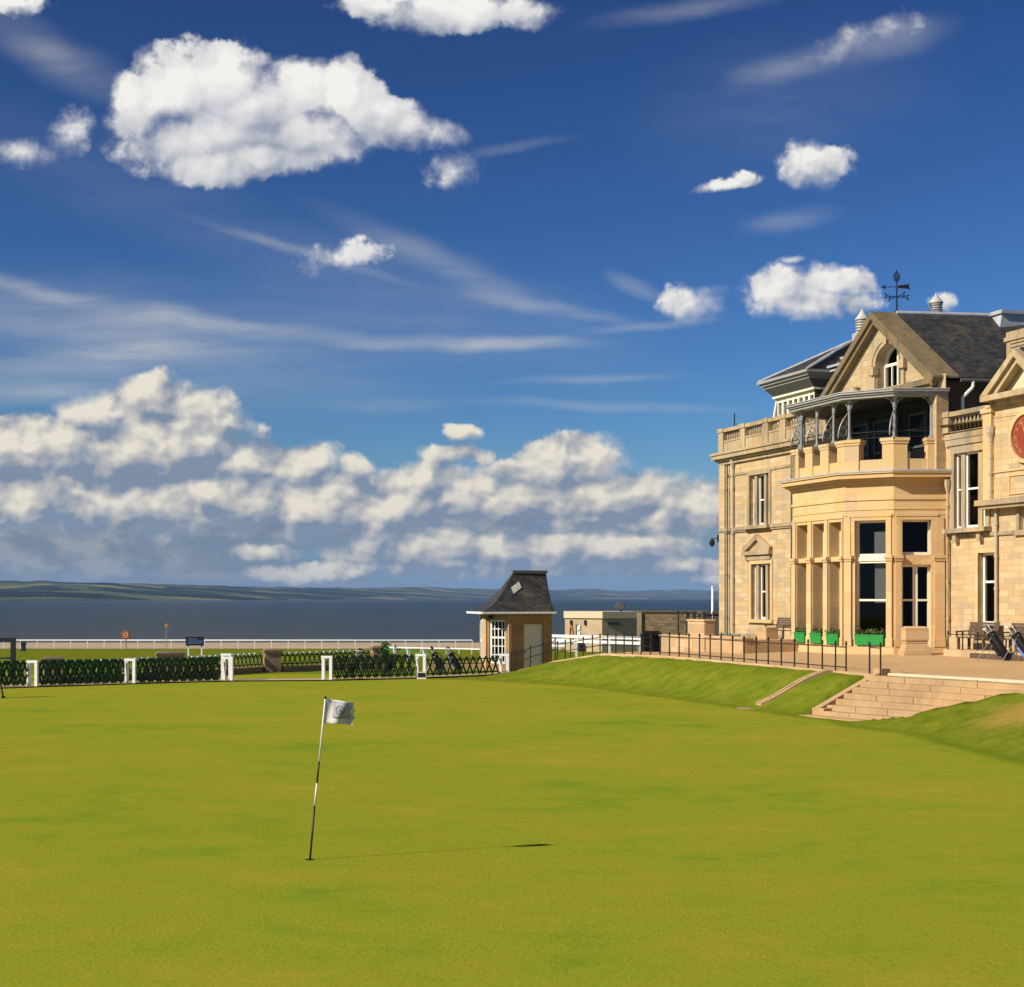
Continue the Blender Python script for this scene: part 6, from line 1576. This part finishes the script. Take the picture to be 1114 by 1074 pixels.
K = 1.0 / STR                                     # colours below are radiances; the background strength is divided out
def colr(r, g, b):
    f = lambda c: ((c / 255 + .055) / 1.055) ** 2.4 if c > 10 else c / 255 / 12.92
    return (f(r), f(g), f(b))
HAZE = 5.2e-5
EXPO = 0.55; EX = 2 ** -EXPO
def sky_const(r, g, b):
    n = nt.nodes.new('ShaderNodeRGB'); c = colr(r, g, b); n.outputs[0].default_value = (c[0] * K * EX, c[1] * K * EX, c[2] * K * EX, 1); return n.outputs[0]
SKY_GAIN = (0.30 * STR / EX, 0.56 * STR / EX, 1.10 * STR / EX)
plain_sky = mixc(nt, 1.0, sky.outputs[0], (.30, .56, 1.10), 'MULTIPLY')
gm = nt.nodes.new('ShaderNodeGamma'); nt.links.new(mixc(nt, 1.0, sky.outputs[0], SKY_GAIN, 'MULTIPLY'), gm.inputs[0]); gm.inputs[1].default_value = 1.85
base = mixc(nt, 1.0, gm.outputs[0], (13.3 * K * EX, 5.5 * K * EX, 1.95 * K * EX), 'MULTIPLY')
# deepen the zenith as a polarised blue sky does
hz = math_(nt, 'MULTIPLY', smooth(nt, PV, 1.9, .1), .92)
col = mixc(nt, hz, base, sky_const(118, 156, 196))
# low stratus veil
n1 = noise_tex(nt, mapping(nt, P, (.22, 1.5, 1)), 1.0, 7, .6)
veil = math_(nt, 'MULTIPLY', smooth(nt, PV, 1.45, .75), smooth(nt, n1, .30, .62))
left = smooth(nt, PU, 3.2, -2.5, .45, 1.0)
veil = math_(nt, 'MULTIPLY', veil, left)
col = mixc(nt, math_(nt, 'MULTIPLY', veil, .88), col, sky_const(112, 123, 136))
n2 = noise_tex(nt, mapping(nt, P, (.35, 2.6, 1), (0, 0, 0), (3, 1, 0)), 1.0, 8, .65)
warm = math_(nt, 'MULTIPLY', smooth(nt, n2, .52, .72), math_(nt, 'MULTIPLY', smooth(nt, PV, 1.3, .8), smooth(nt, PV, .05, .3)))
col = mixc(nt, math_(nt, 'MULTIPLY', warm, .5), col, sky_const(214, 196, 170))
# cirrus streaks
CIR = [(180, 372, 360, 85, -6, .34), (470, 330, 300, 70, -14, .20), (60, 420, 200, 30, 0, .35), (130, 200, 260, 60, -20, .12), (860, 110, 200, 90, 10, .12),
       (40, 316, 150, 13, -14, .85), (200, 347, 150, 14, -10, .85), (350, 367, 150, 12, -5, .75), (120, 340, 220, 30, -11, .35), (520, 373, 150, 11, 0, .8), (140, 381, 130, 13, 0, .9), (700, 355, 90, 7, 4, .45), (330, 275, 150, 8, -17, .5), (480, 285, 170, 22, -24, .42), (600, 335, 110, 10, -10, .45), (690, 312, 45, 12, -25, .4),
       (60, 60, 120, 34, -28, .5), (120, 360, 200, 34, -6, .4), (740, 12, 110, 14, 8, .5), (860, 70, 90, 20, 18, .42), (860, 240, 60, 16, 10, .4), (560, 160, 70, 8, 10, .35), (650, 440, 180, 8, -2, .32), (640, 412, 120, 6, 2, .35), (420, 440, 90, 10, 0, .25), (60, 400, 120, 16, 0, .4), (40, 430, 90, 14, 0, .4), (960, 45, 90, 26, 15, .4)]
wn = nt.nodes.new('ShaderNodeTexNoise'); wn.noise_dimensions = '2D'; wn.inputs['Scale'].default_value = .9; wn.inputs['Detail'].default_value = 5; nt.links.new(P, wn.inputs['Vector'])
Pc = vmath(nt, 'MULTIPLY_ADD', vmath(nt, 'SUBTRACT', wn.outputs['Color'], (.5, .5, .5)), (.34, .15, 0), P)
cir = None
for e in CIR:
    d = ellipse(nt, Pc, *e[:5]); v = math_(nt, 'MULTIPLY', smooth(nt, d, 1.15, .0), e[5])
    cir = v if cir is None else math_(nt, 'SUBTRACT', math_(nt, 'ADD', cir, v), math_(nt, 'MULTIPLY', cir, v))
fib = noise_tex(nt, mapping(nt, Pc, (.45, 3.0, 1), (0, 0, math.radians(10))), 1.0, 8, .6)
cir = math_(nt, 'MULTIPLY', cir, smooth(nt, fib, .30, .70, .42, 1.0))
soft = smooth(nt, PV, 4.2, 1.5, .72, .95)
col = mixc(nt, math_(nt, 'MULTIPLY', math_(nt, 'MULTIPLY', cir, soft), front), col, sky_const(198, 200, 200))
# cumulus: three parts of the sky, each with its own banks; the rest of the sky never evaluates them
def blobs(ells, lo=1.0):
    acc = None
    for e in ells:
        v = math_(nt, 'MULTIPLY', smooth(nt, ellipse(nt, P, *e[:5]), 1.0, .0), e[5]); acc = v if acc is None else math_(nt, 'ADD', acc, v)
    return acc
def cumulus(col, ells, name, amp, warp, ysc, edge, lit, mid, dark, k1, k2, k3, step, bias, opac=1.0, shade=(), lump=2.6):
    g = make_field(name, ells, amp, warp, ysc, lump, .04 if name == 'bank_clouds' else .0, 2.1 if name == 'bank_clouds' else 1.25)
    at_ = lambda x, y: grp(nt, g, vmath(nt, 'ADD', P, (x, y, 0)))[1]
    f0, h0 = grp(nt, g, P); f1 = at_(-step * .6, step * .8); f2 = at_(-step * 1.6, step * 2.6)
    # ragged, partly dissolving rim
    sf = noise2(nt, P, 1.1, 4, .6).outputs['Fac']
    hi = math_(nt, 'MULTIPLY_ADD', smooth(nt, sf, .38, .66), edge[1], edge[2])
    mr = nt.nodes.new('ShaderNodeMapRange'); mr.interpolation_type = 'SMOOTHSTEP'; nt.links.new(f0, mr.inputs[0]); mr.inputs[1].default_value = edge[0]; nt.links.new(hi, mr.inputs[2])
    a = math_(nt, 'MULTIPLY', mr.outputs[0], opac)
    d = math_(nt, 'ADD', math_(nt, 'MULTIPLY', math_(nt, 'SUBTRACT', h0, f1), k1), math_(nt, 'MULTIPLY', math_(nt, 'SUBTRACT', h0, f2), k2))
    d = math_(nt, 'ADD', d, math_(nt, 'MULTIPLY', math_(nt, 'SUBTRACT', h0, .55), k3))
    if shade: d = math_(nt, 'SUBTRACT', d, blobs(shade))
    s = math_(nt, 'ADD', d, bias, clamp=True)
    n = nt.nodes.new('ShaderNodeValToRGB'); e = n.color_ramp.elements; e.new(.5)
    for el, (p, c) in zip(e, ((0, dark), (.5, mid), (1, lit))):
        el.position = p; cc = colr(*c); el.color = (cc[0], cc[1], cc[2], 1)
    nt.links.new(s, n.inputs[0])
    cc = mixc(nt, 1.0, n.outputs[0], (K * EX, K * EX, K * EX), 'MULTIPLY')
    b_ = nt.nodes.new('ShaderNodeBackground'); b_.inputs['Strength'].default_value = STR
    nt.links.new(mixc(nt, a, col, cc), b_.inputs['Color']); return b_.outputs[0]
def bgnode(c):
    b_ = nt.nodes.new('ShaderNodeBackground'); b_.inputs['Strength'].default_value = STR; nt.links.new(c, b_.inputs['Color']); return b_.outputs[0]
def mixs(fac, a, b):
    m = nt.nodes.new('ShaderNodeMixShader'); nt.links.new(fac, m.inputs[0]); nt.links.new(a, m.inputs[1]); nt.links.new(b, m.inputs[2]); return m.outputs[0]
MASS = [(120, 525, 230, 62, 0, .95), (300, 560, 150, 45, 0, .6), (460, 560, 190, 46, 0, .75), (650, 560, 190, 46, 0, .7), (60, 600, 260, 60, 0, .7), (560, 610, 260, 30, 0, .45)]
mz = smooth(nt, noise2(nt, vmath(nt, 'MULTIPLY', P, (1, 2.2, 1)), 1.3, 6, .6).outputs['Fac'], .30, .62, .35, 1.0)
mass = math_(nt, 'MINIMUM', math_(nt, 'MULTIPLY', math_(nt, 'MULTIPLY', blobs(MASS), mz), 2.3), .93)
ml = smooth(nt, noise2(nt, vmath(nt, 'MULTIPLY', P, (1, 2.0, 1)), 2.1, 6, .6).outputs['Fac'], .36, .66)
colm = mixc(nt, mass, col, mixc(nt, ml, sky_const(116, 131, 150), sky_const(158, 162, 166)))
low = cumulus(colm, LOW, 'bank_clouds', .58, .24, 1.25, (-.16, .42, .10), (242, 233, 213), (190, 188, 186), (126, 142, 164), .66, .50, .18, .08, .50, .94, [(140, 516, 200, 22, 0, .42), (60, 572, 180, 26, 0, .34), (290, 576, 220, 24, 0, .34), (620, 526, 60, 12, 0, .3), (600, 572, 280, 20, 0, .32), (520, 616, 220, 16, 0, .4), (60, 520, 90, 26, 0, .2), (480, 560, 60, 20, 0, .2)], 2.8)
hl_ = cumulus(col, [(e[0] - (13 if 90 < e[0] < 490 and e[1] < 200 else 4), e[1] + 1) + tuple(e[2:]) for e in HIGH if e[0] < 620], 'fair_clouds', .62, .30, 1.0, (-.08, .72, .15), (245, 243, 238), (214, 214, 217), (156, 165, 182), .92, .46, .22, .10, .58, 1.0,
              [(218, 130, 70, 22, 0, .28), (288, 128, 36, 46, 0, .30), (190, 158, 60, 14, 0, .16), (330, 160, 90, 16, 0, .26), (430, 150, 60, 22, 0, .2), (500, 12, 120, 12, 0, .2), (250, 140, 100, 30, 0, .14), (195, 95, 46, 34, 0, -.22), (258, 78, 44, 30, 0, -.22), (372, 108, 60, 34, 0, -.2), (330, 90, 30, 22, 0, -.15)], 1.8)
hr_ = cumulus(col, [e for e in HIGH if e[0] >= 620], 'small_clouds', .60, .22, 1.0, (-.06, .8, .22), (243, 240, 234), (208, 209, 213), (152, 164, 184), 1.1, .6, .3, .06, .60, 1.0, [(880, 326, 70, 10, 0, .25), (885, 192, 40, 12, 0, .15)], 2.8)
is_low = math_(nt, 'LESS_THAN', PV, (HY - 384) / 100); is_right = math_(nt, 'GREATER_THAN', PU, (625 - CX) / 100)
is_front = math_(nt, 'GREATER_THAN', sp.outputs[1], .15)
shd = mixs(is_front, bgnode(plain_sky), mixs(is_low, mixs(is_right, hl_, hr_), low))
nt.nodes.remove(bg); nt.links.new(shd, out.inputs[0])
wd.cycles.sampling_method = 'NONE'

# sea air: pale even haze that only shows over kilometres
mb = MB(); mb.box(-9200, 13500, -400, 24400, -6.5, 190)
m_, ntm, b_, o_ = newmat('sea_haze'); ntm.nodes.remove(b_)
pv = N(ntm, 'ShaderNodeVolumePrincipled'); pv.inputs['Density'].default_value = HAZE; pv.inputs['Color'].default_value = (.42, .66, 1.0, 1); pv.inputs['Anisotropy'].default_value = .1
ntm.links.new(pv.outputs[0], o_.inputs['Volume'])
tag(mb.build('haze', m_), kind='stuff')

sl = bpy.data.lights.new('sun', 'SUN'); sl.energy = 4.2; sl.angle = math.radians(.53); sl.color = (1.0, .90, .74)
so = bpy.data.objects.new('sun', sl); COL.objects.link(so); so.location = SUN * 60
so.rotation_euler = (-SUN).to_track_quat('-Z', 'Y').to_euler()

cam = bpy.data.cameras.new('camera'); co = bpy.data.objects.new('camera', cam); COL.objects.link(co)
co.location = (0, 0, CZ); co.rotation_euler = (PI / 2, 0, 0)
cam.sensor_width = 36; cam.sensor_fit = 'HORIZONTAL'; cam.lens = F / 1114 * 36; cam.shift_y = (HY - 537) / 1114
cam.clip_start = .1; cam.clip_end = 60000
sc.camera = co
sc.view_settings.view_transform = 'Standard'; sc.view_settings.look = 'None'; sc.view_settings.exposure = EXPO; sc.view_settings.gamma = 1
sc.cycles.max_bounces = 8; sc.cycles.transparent_max_bounces = 12
